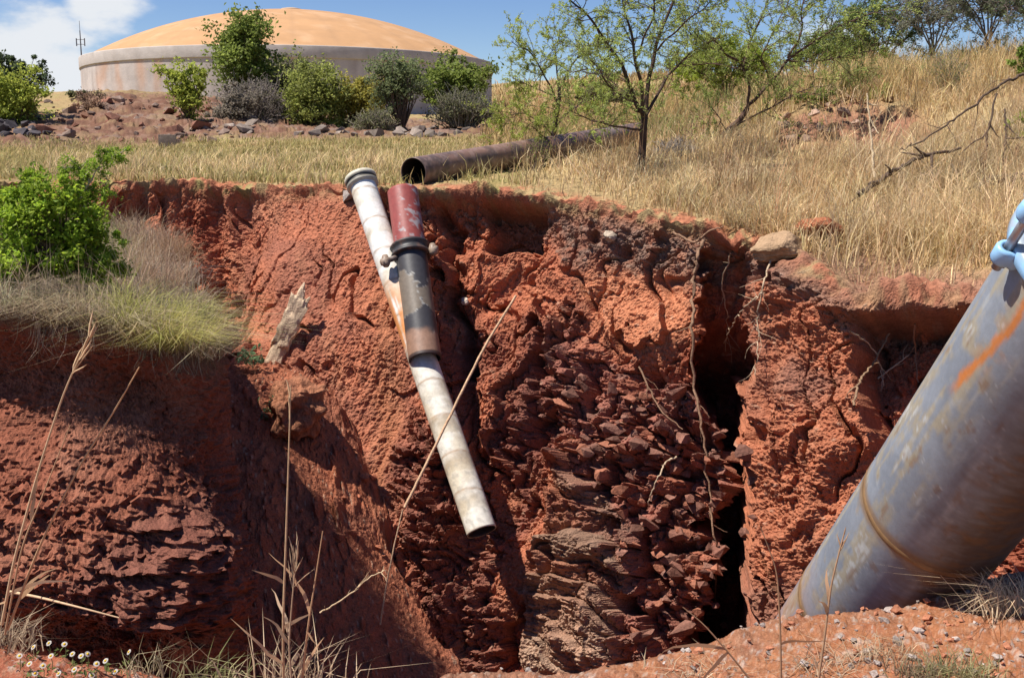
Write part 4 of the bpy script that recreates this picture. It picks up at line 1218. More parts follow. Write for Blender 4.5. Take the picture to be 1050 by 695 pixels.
def add_leaves(mb, c, size, cols, elong=2.0, flat=0.0, r=rng):
    n = len(c)
    a = rand_dirs(n, r); b = rand_dirs(n, r)
    a[:, 2] *= (1 - flat); b[:, 2] *= (1 - flat)
    a /= np.linalg.norm(a, axis=1)[:, None]
    b = b - (b * a).sum(1)[:, None] * a; b /= np.linalg.norm(b, axis=1)[:, None] + 1e-9
    s = np.broadcast_to(size, (n,)) * r.uniform(.6, 1.3, n)
    l = (s * .5)[:, None]; w = (s * .5 / elong)[:, None]
    bend = np.cross(a, b) * (s * .12)[:, None]
    V = np.stack([c - a * l, c + b * w + bend, c + a * l, c - b * w + bend], 1).reshape(-1, 3)
    Q = np.arange(4 * n).reshape(n, 4)
    cc = np.asarray(cols)
    k = r.random(n)[:, None]
    col = cc[0] * (1 - k) + cc[1] * k
    col = col * r.uniform(.8, 1.2, (n, 1))
    mb.add(V, Q, np.repeat(col, 4, 0))


def wiggle(p, d, L, n, w, r, droop=0.0):
    pts = [np.array(p)]
    d = unit(d)
    for i in range(n):
        d = unit(d + r.normal(size=3) * w + np.array([0, 0, droop]))
        pts.append(pts[-1] + d * L / n)
    return np.array(pts)


def blob_bush(name, label, base, Y, blobs, n, leaf, cols, seed, trunk_col=(.12, .085, .06), nst=6, group=None, clump=.28, elong=1.8, lift=.03, fill=1.0, cat="bush"):
    """stems from the base to the blobs (px, py, rx, ry in measured pixels), leaves gathered in clumps on them"""
    r = np.random.default_rng(seed)
    b = P(base[0], base[1], Y)
    t = root(name, tuple(b), label, cat, group)
    cr, tr = MB(), MB()
    sc = Y / F * 1.02
    area = sum(q[2] * q[3] for q in blobs)
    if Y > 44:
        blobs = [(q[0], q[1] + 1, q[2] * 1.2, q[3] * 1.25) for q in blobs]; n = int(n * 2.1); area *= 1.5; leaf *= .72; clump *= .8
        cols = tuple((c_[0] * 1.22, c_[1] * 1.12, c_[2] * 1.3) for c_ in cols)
    for (bx_, by_, rx_, ry_) in blobs:
        c0 = P(bx_, by_, Y)
        m = int(n * rx_ * ry_ / area)
        nk = max(7, int(m / 60))
        cd = rand_dirs(nk, r) * (r.uniform(.1, 1.5, (nk, 1)) ** (1 / 1.6)) * np.where(r.random((nk, 1)) < .12, 1.25, .9)
        ck = c0 + cd * np.array([rx_ * sc, rx_ * sc * .85, ry_ * sc])
        ids = r.integers(0, nk, m)
        cs_ = clump * r.uniform(.35, 1.5, nk)
        q = ck[ids] + r.normal(size=(m, 3)) * (cs_[ids] * min(rx_, ry_) * sc)[:, None] * np.array([1, 1, .75])
        bright = .65 + .7 * r.random(nk)
        start = len(cr.c)
        add_leaves(cr, q, leaf, cols, elong, .2, r)
        cr.c[-1] = cr.c[-1] * np.repeat(bright[ids], 4)[:, None]
        for k2 in range(min(nk, nst * 3)):
            e = ck[k2]
            mid = b + (e - b) * .5 + r.normal(size=3) * .08 * np.linalg.norm(e - b)
            tsx = np.linspace(0, 1, 7)[:, None]
            pts = (1 - tsx) ** 2 * (b + r.normal(size=3) * [.04, .04, 0] * rx_ * sc) + 2 * tsx * (1 - tsx) * mid + tsx ** 2 * e
            R0 = min(.05, .035 * rx_ * sc + .004)
            tr.tube(pts, np.linspace(R0, R0 * .2, 7), np.asarray(trunk_col) * r.uniform(.8, 1.2), 5)
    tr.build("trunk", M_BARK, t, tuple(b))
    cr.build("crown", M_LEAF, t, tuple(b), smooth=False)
    return t


def twig_bush(name, label, base, Y, rx_, ry_, n, cols, seed, leafy=0, lcols=None, lsize=.03, cat="bush", rw=1.0):
    r = np.random.default_rng(seed)
    b = P(base[0], base[1], Y)
    t = root(name, tuple(b), label, cat)
    sc = Y / F
    m = MB(); lf = MB()
    for i in range(n):
        th = r.uniform(0, 2 * np.pi); k_ = r.uniform(.15, 1)
        e = b + np.array([math.cos(th) * rx_ * sc * k_, math.sin(th) * rx_ * sc * k_ * .8, ry_ * sc * 2 * math.sqrt(max(0.05, 1 - k_ * k_ * .8)) * r.uniform(.6, 1.05)])
        s_ = b + np.array([math.cos(th), math.sin(th), 0]) * rx_ * sc * k_ * r.uniform(.1, .5)
        pts = wiggle(s_, e - s_, np.linalg.norm(e - s_), 6, .16, r)
        R0 = rw * max(sc * .55, .0025)
        cl_ = np.asarray(cols[0]) + (np.asarray(cols[1]) - cols[0]) * r.random()
        m.tube(pts, np.linspace(R0, R0 * .35, 7), cl_, 4)
        for j in range(3):
            p_ = pts[r.integers(2, 6)]
            q_ = wiggle(p_, unit(e - s_) + rand_dirs(1, r)[0] * .9, np.linalg.norm(e - s_) * r.uniform(.2, .45), 4, .2, r)
            m.tube(q_, np.linspace(R0 * .6, R0 * .25, 5), cl_ * 1.1, 3)
            if leafy: add_leaves(lf, q_[r.integers(0, 5, leafy)] + r.normal(size=(leafy, 3)) * lsize * .7, lsize, lcols, 2, 0, r)
    m.build("stem", M_BARK, t, tuple(b))
    if leafy: lf.build("foliage", M_LEAF, t, tuple(b), smooth=False)
    return t


GR1 = ((.14, .20, .035), (.23, .29, .06)); LIME = ((.25, .33, .045), (.38, .43, .07)); OLIVE = ((.12, .135, .05), (.19, .20, .085)); DKG = ((.045, .075, .03), (.10, .135, .05)); YEL = ((.26, .27, .05), (.36, .33, .06))
blob_bush("poplar_tree", "upright bright green tree rising in front of the tank dome", (255, 128), 56, [(253, 50, 22, 25), (255, 70, 13, 16), (248, 42, 14, 14)], 5200, .30, GR1, 301, cat="tree")
blob_bush("shrub", "small yellow green shrub growing on the rubble mound", (194, 126), 50, [(187, 82, 13, 12), (193, 101, 11, 11), (175, 77, 9, 8), (204, 80, 8, 8), (190, 92, 9, 9)], 2000, .22, LIME, 302, clump=.4)
twig_bush("shrub", "bare grey thorny shrub between the mound and the green bushes", (262, 134), 54, 46, 27, 330, ((.20, .165, .15), (.30, .25, .22)), 303, 3, ((.16, .15, .10), (.24, .21, .15)), .14)
blob_bush("bush", "olive grey bush behind the bare grey shrub", (300, 118), 58, [(300, 76, 25, 15), (282, 84, 16, 14), (290, 95, 20, 16)], 3600, .24, OLIVE, 304)
blob_bush("bush", "round bright green bush in the middle of the thicket before the tank", (323, 133), 54, [(323, 95, 24, 20), (312, 104, 16, 18), (336, 108, 15, 18)], 4600, .24, ((.20, .25, .05), (.31, .35, .085)), 305)
blob_bush("bush", "yellow green bush with drying leaves right of the round bright bush", (364, 133), 55, [(365, 95, 22, 13), (352, 103, 16, 12), (380, 100, 12, 12), (364, 112, 20, 12)], 3600, .22, YEL, 306)
blob_bush("bush", "grey olive bush in the gap under the upright bright tree", (240, 134), 52, [(238, 108, 16, 14), (250, 100, 14, 16), (228, 118, 12, 10)], 1800, .2, ((.19, .18, .12), (.27, .25, .17)), 314)
twig_bush("shrub", "low grey shrub filling the gap left of the slender tree", (385, 136), 51, 26, 12, 160, ((.21, .18, .14), (.30, .26, .20)), 315, 4, ((.17, .18, .08), (.24, .23, .12)), .14)
blob_bush("thorn_tree", "slender dull green tree with an open crown before the tank", (413, 134), 52, [(404, 70, 20, 12), (420, 78, 14, 12), (392, 82, 15, 12), (408, 92, 18, 12), (398, 104, 13, 9)], 3000, .20, ((.12, .165, .06), (.19, .23, .09)), 307, cat="tree", nst=8)
blob_bush("bush", "wide green bush near the right edge of the tank", (466, 128), 55, [(463, 72, 32, 12), (452, 84, 20, 12), (480, 82, 18, 12), (470, 95, 24, 10)], 4600, .24, GR1, 308)
twig_bush("shrub", "grey green twiggy shrub at the right foot of the tank", (474, 130), 53, 40, 19, 260, ((.19, .17, .14), (.27, .24, .18)), 309, 5, ((.13, .14, .07), (.20, .19, .10)), .15)
blob_bush("thorn_tree", "dark flat-topped thorn tree at the far left", (5, 140), 50, [(8, 66, 30, 7), (22, 76, 22, 7), (-10, 80, 30, 10), (30, 88, 14, 7)], 4200, .20, DKG, 310, cat="tree", nst=8)
blob_bush("bush", "lime green bush under the dark flat-topped tree", (12, 140), 48, [(12, 92, 24, 16), (-8, 104, 26, 18), (22, 108, 16, 12), (6, 118, 22, 10)], 5200, .22, LIME, 311)
blob_bush("weeds", "low green weeds on the mound crest under the tank's left edge", (84, 99), 57, [(80, 97, 10, 4), (95, 98, 9, 4)], 500, .2, OLIVE, 312, cat="plant")
blob_bush("shrub", "small dry shrub on the crest of the rubble mound", (92, 112), 53, [(92, 104, 13, 8)], 700, .16, ((.25, .17, .10), (.33, .24, .14)), 313)

# ---- thorn trees with drawn limbs
def limb_tree(name, label, base, limbs, seed, tw_len, leaf, cols, ntw, bark=(.10, .07, .055), leafn=9, r_tw=.006, cat="tree", droop=-.02, group=None, leaf_min=0.0):
    r = np.random.default_rng(seed)
    t = root(name, tuple(base), label, cat, group)
    tr, cr = MB(), MB()
    for pts, r0, r1 in limbs:
        p = np.array([P(*q) for q in pts])
        k_ = np.linspace(0, len(p) - 1, len(p) * 5)
        pp = np.stack([np.interp(k_, np.arange(len(p)), p[:, i]) for i in range(3)], -1)
        for i in range(3): pp[:, i] = smooth1(pp[:, i], 2)
        pp[0] = p[0]
        nn = r.normal(size=pp.shape); nn = np.stack([smooth1(nn[:, i], 2) for i in range(3)], -1)
        pp[1:] += nn[1:] * .02
        rad = np.linspace(r0, r1, len(pp)) * .72
        tr.tube(pp, rad, np.asarray(bark) * r.uniform(.85, 1.15), 8 if r0 > .03 else 5)
        L = np.linalg.norm(np.diff(pp, axis=0), axis=1).sum()
        m = int(ntw * L)
        if r0 > .055: m = int(m * .35)
        for j in range(m):
            s_ = r.uniform(.22, 1.0) ** .75
            i = min(len(pp) - 2, int(s_ * (len(pp) - 1)))
            tg = unit(pp[i + 1] - pp[i])
            dirv = tg * .55 + rand_dirs(1, r)[0] * .95 + np.array([0, 0, .22])
            ln = tw_len * r.uniform(.45, 1.25) * (1.1 - .35 * s_)
            tw_ = wiggle(pp[i], dirv, ln, 6, .17, r, droop)
            tr.tube(tw_, np.linspace(min(r_tw, rad[i] * .7), r_tw * .35, 7), np.asarray(bark) * 1.15, 4)
            ends = [tw_]
            for k2 in range(r.integers(2, 5)):
                j2 = r.integers(2, 7)
                t2 = wiggle(tw_[j2 - 1], unit(tw_[min(6, j2)] - tw_[j2 - 1]) + rand_dirs(1, r)[0] * .9, ln * r.uniform(.25, .55), 4, .2, r, droop)
                tr.tube(t2, np.linspace(r_tw * .5, r_tw * .25, 5), np.asarray(bark) * 1.2, 3)
                ends.append(t2)
            br = r.uniform(.75, 1.25)
            for e_ in ends:
                if r.random() < leaf_min: continue
                nl_ = int(leafn * 1.25 * r.uniform(.4, 1.6))
                f_ = r.uniform(.25, 1, nl_) * (len(e_) - 1)
                lo = np.floor(f_).astype(int).clip(0, len(e_) - 2)
                q = e_[lo] + (e_[lo + 1] - e_[lo]) * (f_ - lo)[:, None] + r.normal(size=(nl_, 3)) * leaf * .32
                add_leaves(cr, q, leaf * .9, np.asarray(cols) * br, 3.0, .3, r)
    tr.build("trunk", M_BARK, t, tuple(base))
    if cr.n: cr.build("crown", M_LEAF, t, tuple(base), smooth=False)
    return t


ACA = ((.30, .38, .085), (.48, .53, .17))
Y1 = 14.0
b1 = gp(657, 178, Y1)
by1 = proj(*b1)[1]
limb_tree("thorn_tree", "tall dark-trunked thorn tree standing alone in the straw grass", b1, [
    ([(657, by1 + 3, Y1), (658, 150, Y1), (662, 120, Y1)], .075, .06),
    ([(662, 122, Y1), (650, 100, Y1 - .1), (640, 70, Y1 - .3), (622, 40, Y1 - .5), (600, 15, Y1 - .6), (575, -8, Y1 - .7)], .045, .012),
    ([(662, 122, Y1), (664, 90, Y1 + .1), (672, 50, Y1 + .2), (686, 10, Y1 + .3), (700, -30, Y1 + .4), (708, -70, Y1 + .4)], .045, .012),
    ([(660, 122, Y1), (655, 85, Y1 - .2), (648, 40, Y1 - .3), (640, 0, Y1 - .3), (636, -50, Y1 - .3)], .036, .010),
    ([(663, 118, Y1), (678, 85, Y1 + .4), (700, 62, Y1 + .7), (725, 45, Y1 + .9), (745, 35, Y1 + 1)], .030, .008),
    ([(658, 134, Y1), (635, 130, Y1 - .3), (608, 124, Y1 - .5), (580, 112, Y1 - .6)], .024, .006),
    ([(645, 84, Y1), (625, 76, Y1 + .3), (600, 72, Y1 + .5), (580, 76, Y1 + .6)], .018, .006),
    ([(656, 115, Y1), (640, 102, Y1 - .6), (625, 88, Y1 - 1.0), (606, 60, Y1 - 1.3)], .022, .006),
    ([(670, 55, Y1 + .2), (695, 30, Y1 - .2), (722, 8, Y1 - .4), (740, -20, Y1 - .5)], .020, .006),
    ([(652, 60, Y1 - .3), (668, 25, Y1 - .7), (672, -10, Y1 - .9), (668, -50, Y1 - 1)], .020, .006),
], 401, .66, .045, ACA, 15, (.085, .055, .042), 16, .006)
Y2 = 16.2
b2 = gp(566, 172, Y2); by2 = proj(*b2)[1]
limb_tree("thorn_tree", "small lime green thorn tree beside the rusty pipe", b2, [
    ([(566, by2 + 3, Y2), (567, 140, Y2), (572, 110, Y2), (574, 85, Y2)], .065, .032),
    ([(572, 108, Y2), (560, 80, Y2 - .2), (545, 55, Y2 - .3), (522, 42, Y2 - .4)], .022, .006),
    ([(574, 95, Y2), (570, 60, Y2 + .2), (566, 35, Y2 + .3)], .022, .006),
    ([(574, 90, Y2), (590, 62, Y2 + .3), (606, 45, Y2 + .4), (622, 40, Y2 + .4)], .022, .006),
    ([(567, 140, Y2), (550, 122, Y2 - .4), (530, 116, Y2 - .6), (512, 122, Y2 - .6)], .016, .005),
    ([(568, 130, Y2), (585, 112, Y2 - .4), (606, 102, Y2 - .6), (630, 104, Y2 - .7)], .016, .005),
    ([(567, 146, Y2), (555, 138, Y2 - .6), (546, 128, Y2 - .8)], .014, .005),
    ([(570, 100, Y2), (545, 88, Y2 + .4), (522, 80, Y2 + .5)], .016, .005),
], 402, .60, .050, ((.32, .38, .07), (.46, .50, .13)), 16, (.09, .065, .05), 18, .006)
Y3 = 16.6
b3 = gp(702, 162, Y3); by3 = proj(*b3)[1]
limb_tree("thorn_tree", "wide thorn tree leaning right from the foot of the bank", b3, [
    ([(700, by3 + 4, Y3), (730, 146, Y3), (755, 128, Y3), (766, 110, Y3)], .085, .055),
    ([(766, 112, Y3), (768, 90, Y3), (760, 66, Y3), (740, 50, Y3 - .2), (718, 30, Y3 - .4)], .035, .010),
    ([(762, 70, Y3), (770, 40, Y3), (784, 12, Y3 + .1), (792, -20, Y3 + .1)], .028, .008),
    ([(766, 108, Y3), (788, 88, Y3 + .2), (806, 62, Y3 + .3), (835, 42, Y3 + .3), (868, 24, Y3 + .4), (910, 8, Y3 + .4)], .040, .009),
    ([(808, 60, Y3), (824, 30, Y3), (822, 5, Y3 - .1), (836, -20, Y3 - .1)], .026, .008),
    ([(806, 62, Y3), (840, 64, Y3 + .3), (875, 56, Y3 + .4), (915, 50, Y3 + .4)], .018, .006),
    ([(752, 130, Y3), (775, 118, Y3 - .3), (800, 104, Y3 - .4), (830, 92, Y3 - .4), (838, 80, Y3 - .4)], .022, .006),
    ([(764, 70, Y3), (735, 66, Y3 + .4), (705, 66, Y3 + .5), (680, 72, Y3 + .5)], .018, .006),
    ([(744, 136, Y3), (738, 120, Y3 - .3), (728, 108, Y3 - .4)], .016, .006),
    ([(790, 88, Y3), (780, 60, Y3 - .6), (795, 30, Y3 - .8), (810, 0, Y3 - .8)], .02, .006),
    ([(735, 50, Y3), (715, 45, Y3 - .5), (700, 25, Y3 - .6), (690, 0, Y3 - .6)], .018, .006),
], 403, .78, .048, ACA, 15, (.10, .062, .048), 17, .006)
# the line of trees behind the bank
def crown_limbs(cxp, base_y, Y, w, hgt, r, n=7, r0=.05):
    out = [([(cxp, base_y, Y), (cxp + r.uniform(-4, 4), base_y - hgt * .35, Y)], r0, r0 * .75)]
    for k in range(n):
        a_ = (k + .5) / n * 2 - 1
        ex, ey = cxp + a_ * w, base_y - hgt * (1.0 - .35 * a_ * a_) * r.uniform(.85, 1.1)
        dy = r.uniform(-1, 1) * w * Y / F * .7
        out.append(([(cxp, base_y - hgt * r.uniform(.15, .38), Y), (cxp + a_ * w * .35, base_y - hgt * .55, Y + dy * .4), (cxp + a_ * w * .7, (ey + base_y - hgt * .55) / 2 - 3, Y + dy * .8), (ex, ey, Y + dy)], r0 * .55, .008))
    return out


rt = np.random.default_rng(55)
for (x, y, Y, w, hg, lab, cols, sd_, tl, lf_, nt, lm, bark) in [
    (905, 78, 25, 52, 75, "thin-crowned green tree on the crest right of the leaning tree", ((.12, .17, .05), (.19, .25, .08)), 411, .9, .07, 8, .1, (.10, .075, .06)),
    (958, 72, 24, 45, 90, "bare-branched grey tree behind the bank crest", ((.18, .19, .13), (.25, .25, .18)), 412, .9, .06, 8, .55, (.20, .17, .15)),
    (1012, 66, 22, 50, 105, "dark-limbed tree with grey leaves at the top right", ((.15, .17, .10), (.23, .24, .15)), 413, .8, .06, 9, .35, (.11, .09, .08)),
    (1070, 60, 20, 50, 100, "grey green tree at the right edge of the crest", ((.14, .17, .09), (.21, .24, .13)), 414, .8, .06, 8, .3, (.13, .10, .09)),
    (850, 84, 30, 40, 48, "low green tree beyond the crest under the leaning tree's arm", GR1, 415, .9, .08, 10, .0, (.09, .07, .05)),
    (745, 104, 30, 52, 70, "soft lime green tree standing behind the leaning thorn tree", LIME, 416, .9, .09, 10, .0, (.10, .08, .06)),
]:
    q = gp(x, y, Y); yy = proj(*q)[1]
    limb_tree("thorn_tree", lab, q, crown_limbs(x, yy + 2, Y, w, hg, rt), sd_, tl, lf_ * 1.25, cols, nt * 1.7, bark, 17, .009, leaf_min=lm)
blob_bush("bush", "dense green bush on the crest right of the leaning tree", (885, 80), 27, [(885, 60, 25, 14), (905, 66, 22, 12), (868, 68, 16, 10)], 3000, .11, GR1, 420)
blob_bush("bush", "green leafy bush at the upper right edge of the bank", (1052, 72), 15.5, [(1050, 62, 12, 9), (1058, 56, 14, 12)], 900, .06, GR1, 421)
blob_bush("bush", "olive bush far off on the slope right of the tank", (620, 104), 62, [(618, 96, 20, 7), (640, 98, 14, 6), (600, 99, 12, 5)], 1500, .25, OLIVE, 422)
blob_bush("bush", "small green bush below the soil scar on the bank", (838, 102), 18.2, [(838, 98, 18, 5), (822, 101, 10, 4)], 700, .06, GR1, 423)
twig_bush("shrub", "dry grey shrub between the two right-hand thorn trees", (692, 168), 15.2, 30, 14, 170, ((.24, .20, .17), (.34, .29, .25)), 424)
twig_bush("shrub", "bare brown shrub in front of the rusty pipe", (545, 176), 13.4, 28, 26, 16, ((.09, .06, .045), (.15, .10, .075)), 425, 4, ((.16, .2, .05), (.25, .27, .08)), .03, rw=.55)
twig_bush("shrub", "few-stemmed dark shrub at the left of the leaning trunk", (716, 158), 16.2, 17, 24, 9, ((.10, .065, .05), (.14, .09, .07)), 426, 3, ACA, .04, rw=.8)
twig_bush("shrub", "greyish thorny shrub under the fallen branches on the right bank", (985, 205), 12.0, 58, 26, 150, ((.25, .20, .16), (.36, .29, .22)), 427, rw=.5)
twig_bush("shrub", "sparse leafy shrub on the upper bank above the fallen branches", (970, 98), 17.5, 24, 26, 70, ((.22, .18, .13), (.30, .25, .18)), 428, 3, ((.20, .23, .07), (.29, .30, .10)), .035, rw=.5)
blob_bush("bush", "lime green sprig at the right edge beside the fallen branches", (1056, 160), 12.4, [(1048, 132, 12, 8), (1056, 120, 10, 8)], 420, .045, LIME, 429)

# fallen branches on the bank
def branch(name, label, pts, r0, r1, col, seed, nt=5, tl=.35, cat="branch", rise=0.0, mat=None, n=8):
    r = np.random.default_rng(seed)
    p = np.array([P(*q) for q in pts])
    k_ = np.linspace(0, len(p) - 1, len(p) * 6)
    pp = np.stack([np.interp(k_, np.arange(len(p)), p[:, i]) for i in range(3)], -1)
    for i in range(3): pp[1:-1, i] = smooth1(pp[:, i], 2)[1:-1]
    L = np.linalg.norm(np.diff(pp, axis=0), axis=1).sum()
    pp[1:-1] += r.normal(size=pp[1:-1].shape) * min(.012, L * .006) * (0.12 if cat == "cane" else 1)
    m = MB()
    m.tube(pp, np.linspace(r0, r1, len(pp)), col, n)
    for j in range(nt):
        i = r.integers(2, len(pp) - 1)
        tw_ = wiggle(pp[i], unit(pp[i] - pp[i - 1]) + rand_dirs(1, r)[0] * .9, tl * r.uniform(.4, 1.2), 5, .2, r)
        m.tube(tw_, np.linspace(r1 * .8, r1 * .25, 6), np.asarray(col) * 1.1, 4)
    o = m.build(name, mat or M_BARK, None, tuple(p[0]))
    return tag(o, label, cat)


DKB = (.10, .068, .05)
branch("fallen_branch", "long thin dark branch slanting down over the bank from the right edge", [(1050, 76, 12.4), (1030, 84, 12.3), (1000, 106, 12.2), (970, 128, 12.1), (940, 148, 12.0), (922, 154, 12.0)], .017, .006, DKB, 501, 8, .4)
branch("fallen_branch", "thick dark branch lying in the straw and pointing to the rim boulder", [(985, 152, 11.9), (945, 160, 11.7), (910, 178, 11.4), (880, 200, 11.2)], .014, .028, DKB, 502, 7, .35)
branch("fallen_branch", "dead log at the right edge half hidden in the straw", [(1062, 180, 11.4), (1030, 184, 11.4), (1008, 186, 11.3)], .055, .05, DKB, 503, 3, .5)
branch("fallen_branch", "upright dead branch propped under the long slanting branch", [(1022, 96, 12.1), (1014, 130, 12.0), (1008, 165, 11.9), (1004, 196, 11.8)], .010, .015, DKB, 504, 6, .4)
branch("fallen_branch", "thin bare branch leaning near the right edge of the bank", [(1030, 112, 12.0), (1032, 140, 11.9), (1028, 170, 11.8)], .01, .014, DKB, 505, 5, .3)
branch("dry_stalk", "tall pale dead grass stem standing before the bare scar", [(889, 96, 12.0), (893, 140, 11.9), (897, 182, 11.8)], .008, .016, (.55, .42, .27), 506, 3, .2, "stalk")

# roots and twigs on the wall
def root_line(name, label, pts, lift, r0, r1, col, seed, nt=4, tl=.2, cat="root"):
    q = [on_wall(*p_) + np.array([-.02, -lift, 0]) for p_ in pts]
    Ys = np.array([a[1] for a in q]); Ys = np.minimum(Ys, smooth1(np.pad(Ys, 2, mode='edge'), 2)[2:-2] + .05) if len(Ys) > 3 else Ys
    return branch(name, label, [(p_[0], p_[1], y_) for p_, y_ in zip(pts, Ys)], r0, r1, col, seed, nt, tl, cat)


RT = (.27, .16, .10); RTP = (.45, .33, .22)
root_line("hanging_root", "long brown root hanging down the wall left of the crevice", [(722, 246), (714, 266), (711, 300), (710, 340), (712, 390), (720, 440), (727, 500), (732, 560), (735, 620)], .14, .020, .007, RT, 511, 6, .25)
root_line("hanging_root", "thin pale root dangling inside the top of the crevice", [(748, 262), (740, 290), (746, 320), (744, 360)], .10, .007, .003, RTP, 512, 8, .25)
root_line("hanging_root", "pale forked root at the right lip of the crevice", [(790, 268), (782, 295), (776, 325), (778, 350), (774, 385)], .10, .010, .004, RTP, 513, 9, .28)
root_line("hanging_root", "crooked pale root across the middle of the crevice", [(782, 300), (766, 312), (752, 330), (742, 352)], .16, .008, .004, RTP, 514, 6, .2)
root_line("hanging_root", "short pale root curling out of the brown slabs", [(694, 468), (682, 474), (676, 488), (668, 504), (665, 518)], .16, .011, .005, RTP, 515, 2, .1)
root_line("hanging_root", "dark forked root climbing the wall above the crevice's foot", [(655, 376), (676, 420), (700, 440)], .12, .010, .005, RT, 516, 4, .2)
root_line("dead_twig", "brown twig leaning before the right-hand hollow", [(912, 342), (898, 368), (886, 384), (878, 398), (876, 416)], .16, .009, .011, (.24, .15, .09), 517, 2, .15, "twig")
root_line("dead_twig", "pale forked twig crossing the right-hand hollow", [(872, 340), (892, 352), (902, 372), (906, 396)], .16, .008, .004, RTP, 518, 6, .22, "twig")
root_line("dead_twig", "pale straight twig under the ledge beside the grey pipe", [(900, 388), (916, 376), (932, 364)], .18, .008, .005, RTP, 519, 2, .15, "twig")
root_line("dead_twig", "upright brown twig beneath the orange ledge", [(938, 332), (938, 360), (942, 392)], .16, .009, .006, RT, 520, 4, .15, "twig")
root_line("dead_twig", "crooked root on the soil under the rim right of the flat hole", [(690, 238), (712, 250), (728, 236), (742, 232)], .10, .013, .006, RT, 521, 3, .2, "twig")
# the long cane lying slantwise in front of the pipe
branch("dry_cane", "long straight dry cane slanting across the hanging pipe", [(529, 303, 9.9), (495, 358, 9.7), (455, 440, 9.3), (430, 490, 9.1), (415, 520, 9.0)], .011, .013, (.52, .33, .20), 522, 0, .2, "cane")
branch("dry_cane", "thin dry cane standing against the debris left of the pipe's end", [(413, 522, 9.0), (404, 560, 8.9), (396, 600, 8.8), (390, 640, 8.7)], .006, .008, (.42, .27, .17), 523, 0, .2, "cane")
branch("dead_twig", "pale straw twig lying on the debris at the foot of the wall", [(328, 628, 7.6), (352, 614, 7.6), (378, 592, 7.6), (395, 584, 7.6)], .007, .004, (.50, .36, .22), 524, 7, .15, "twig")

# ---- green bush, feathery shrub and small leafy plants on the left bank
blob_bush("bush", "vivid green leafy bush growing on the left bank", (62, 272), 8.6, [(50, 215, 42, 28), (15, 232, 34, 28), (92, 245, 30, 18), (40, 190, 26, 16), (62, 250, 44, 20), (110, 262, 20, 12), (5, 200, 18, 10), (20, 262, 40, 14), (60, 274, 50, 14), (100, 276, 28, 12), (10, 278, 30, 12)], 17000, .042, ((.20, .32, .03), (.38, .48, .05)), 520, (.14, .10, .06), 5, None, .30, 1.7)
Yb = 8.6
limb_tree("sapling", "slanting leafy sapling with a pale stem beside the vivid green bush", P(86, 252, Yb), [
    ([(86, 256, Yb), (88, 230, Yb), (87, 200, Yb), (90, 180, Yb)], .012, .010),
    ([(88, 196, Yb), (96, 178, Yb), (112, 164, Yb), (128, 154, Yb)], .010, .004), ([(90, 184, Yb), (80, 172, Yb), (64, 170, Yb)], .006, .003), ([(88, 210, Yb), (100, 204, Yb + .1), (108, 200, Yb + .1)], .005, .003)],
    521, .16, .036, ((.20, .32, .03), (.34, .44, .05)), 42, (.42, .36, .27), 12, .003)
twig_bush("dry_shrub", "feathery reddish dry shrub at the back of the left bank", (172, 282), 11.6, 42, 27, 300, ((.33, .20, .12), (.46, .30, .18)), 530, rw=.42)
twig_bush("dry_shrub", "grey brown dry shrub hanging over the bank's right end", (226, 362), 8.55, 30, 20, 300, ((.30, .22, .16), (.42, .31, .22)), 531, rw=.42)
twig_bush("dry_shrub", "dark dead shrub tucked behind the pink stone", (196, 292), 11.2, 18, 9, 120, ((.10, .07, .06), (.2, .14, .1)), 532, rw=.5)
for (x, y, Yq, s_, n_, lab, sd_) in [(259, 372, 11.3, .19, 60, "small blue green leafy plant on the ledge beside the log", 541), (281, 428, 10.7, .23, 80, "grey green leafy plant left of the earth block", 542)]:
    r = np.random.default_rng(sd_)
    b = P(x, y, Yq)
    t = root("leafy_plant", tuple(b), lab, "plant")
    m = MB()
    for k in range(n_):
        dv = rand_dirs(1, r)[0]; dv[2] = abs(dv[2]); p1 = b + dv * s_ * r.uniform(.3, 1) * np.array([1, 1, 1.1])
        add_leaves(m, p1[None], .07, ((.11, .19, .08), (.22, .32, .16)), 1.8, 0, r)
    m2 = MB()
    for k in range(8): m2.tube(wiggle(b - [0, 0, .05], rand_dirs(1, r)[0] * .8 + [0, 0, 1], s_ * .9, 4, .1, r), .004, (.2, .22, .12), 4)
    m2.build("stem", M_BARK, t, tuple(b)); m.build("foliage", M_LEAF, t, tuple(b), smooth=False)

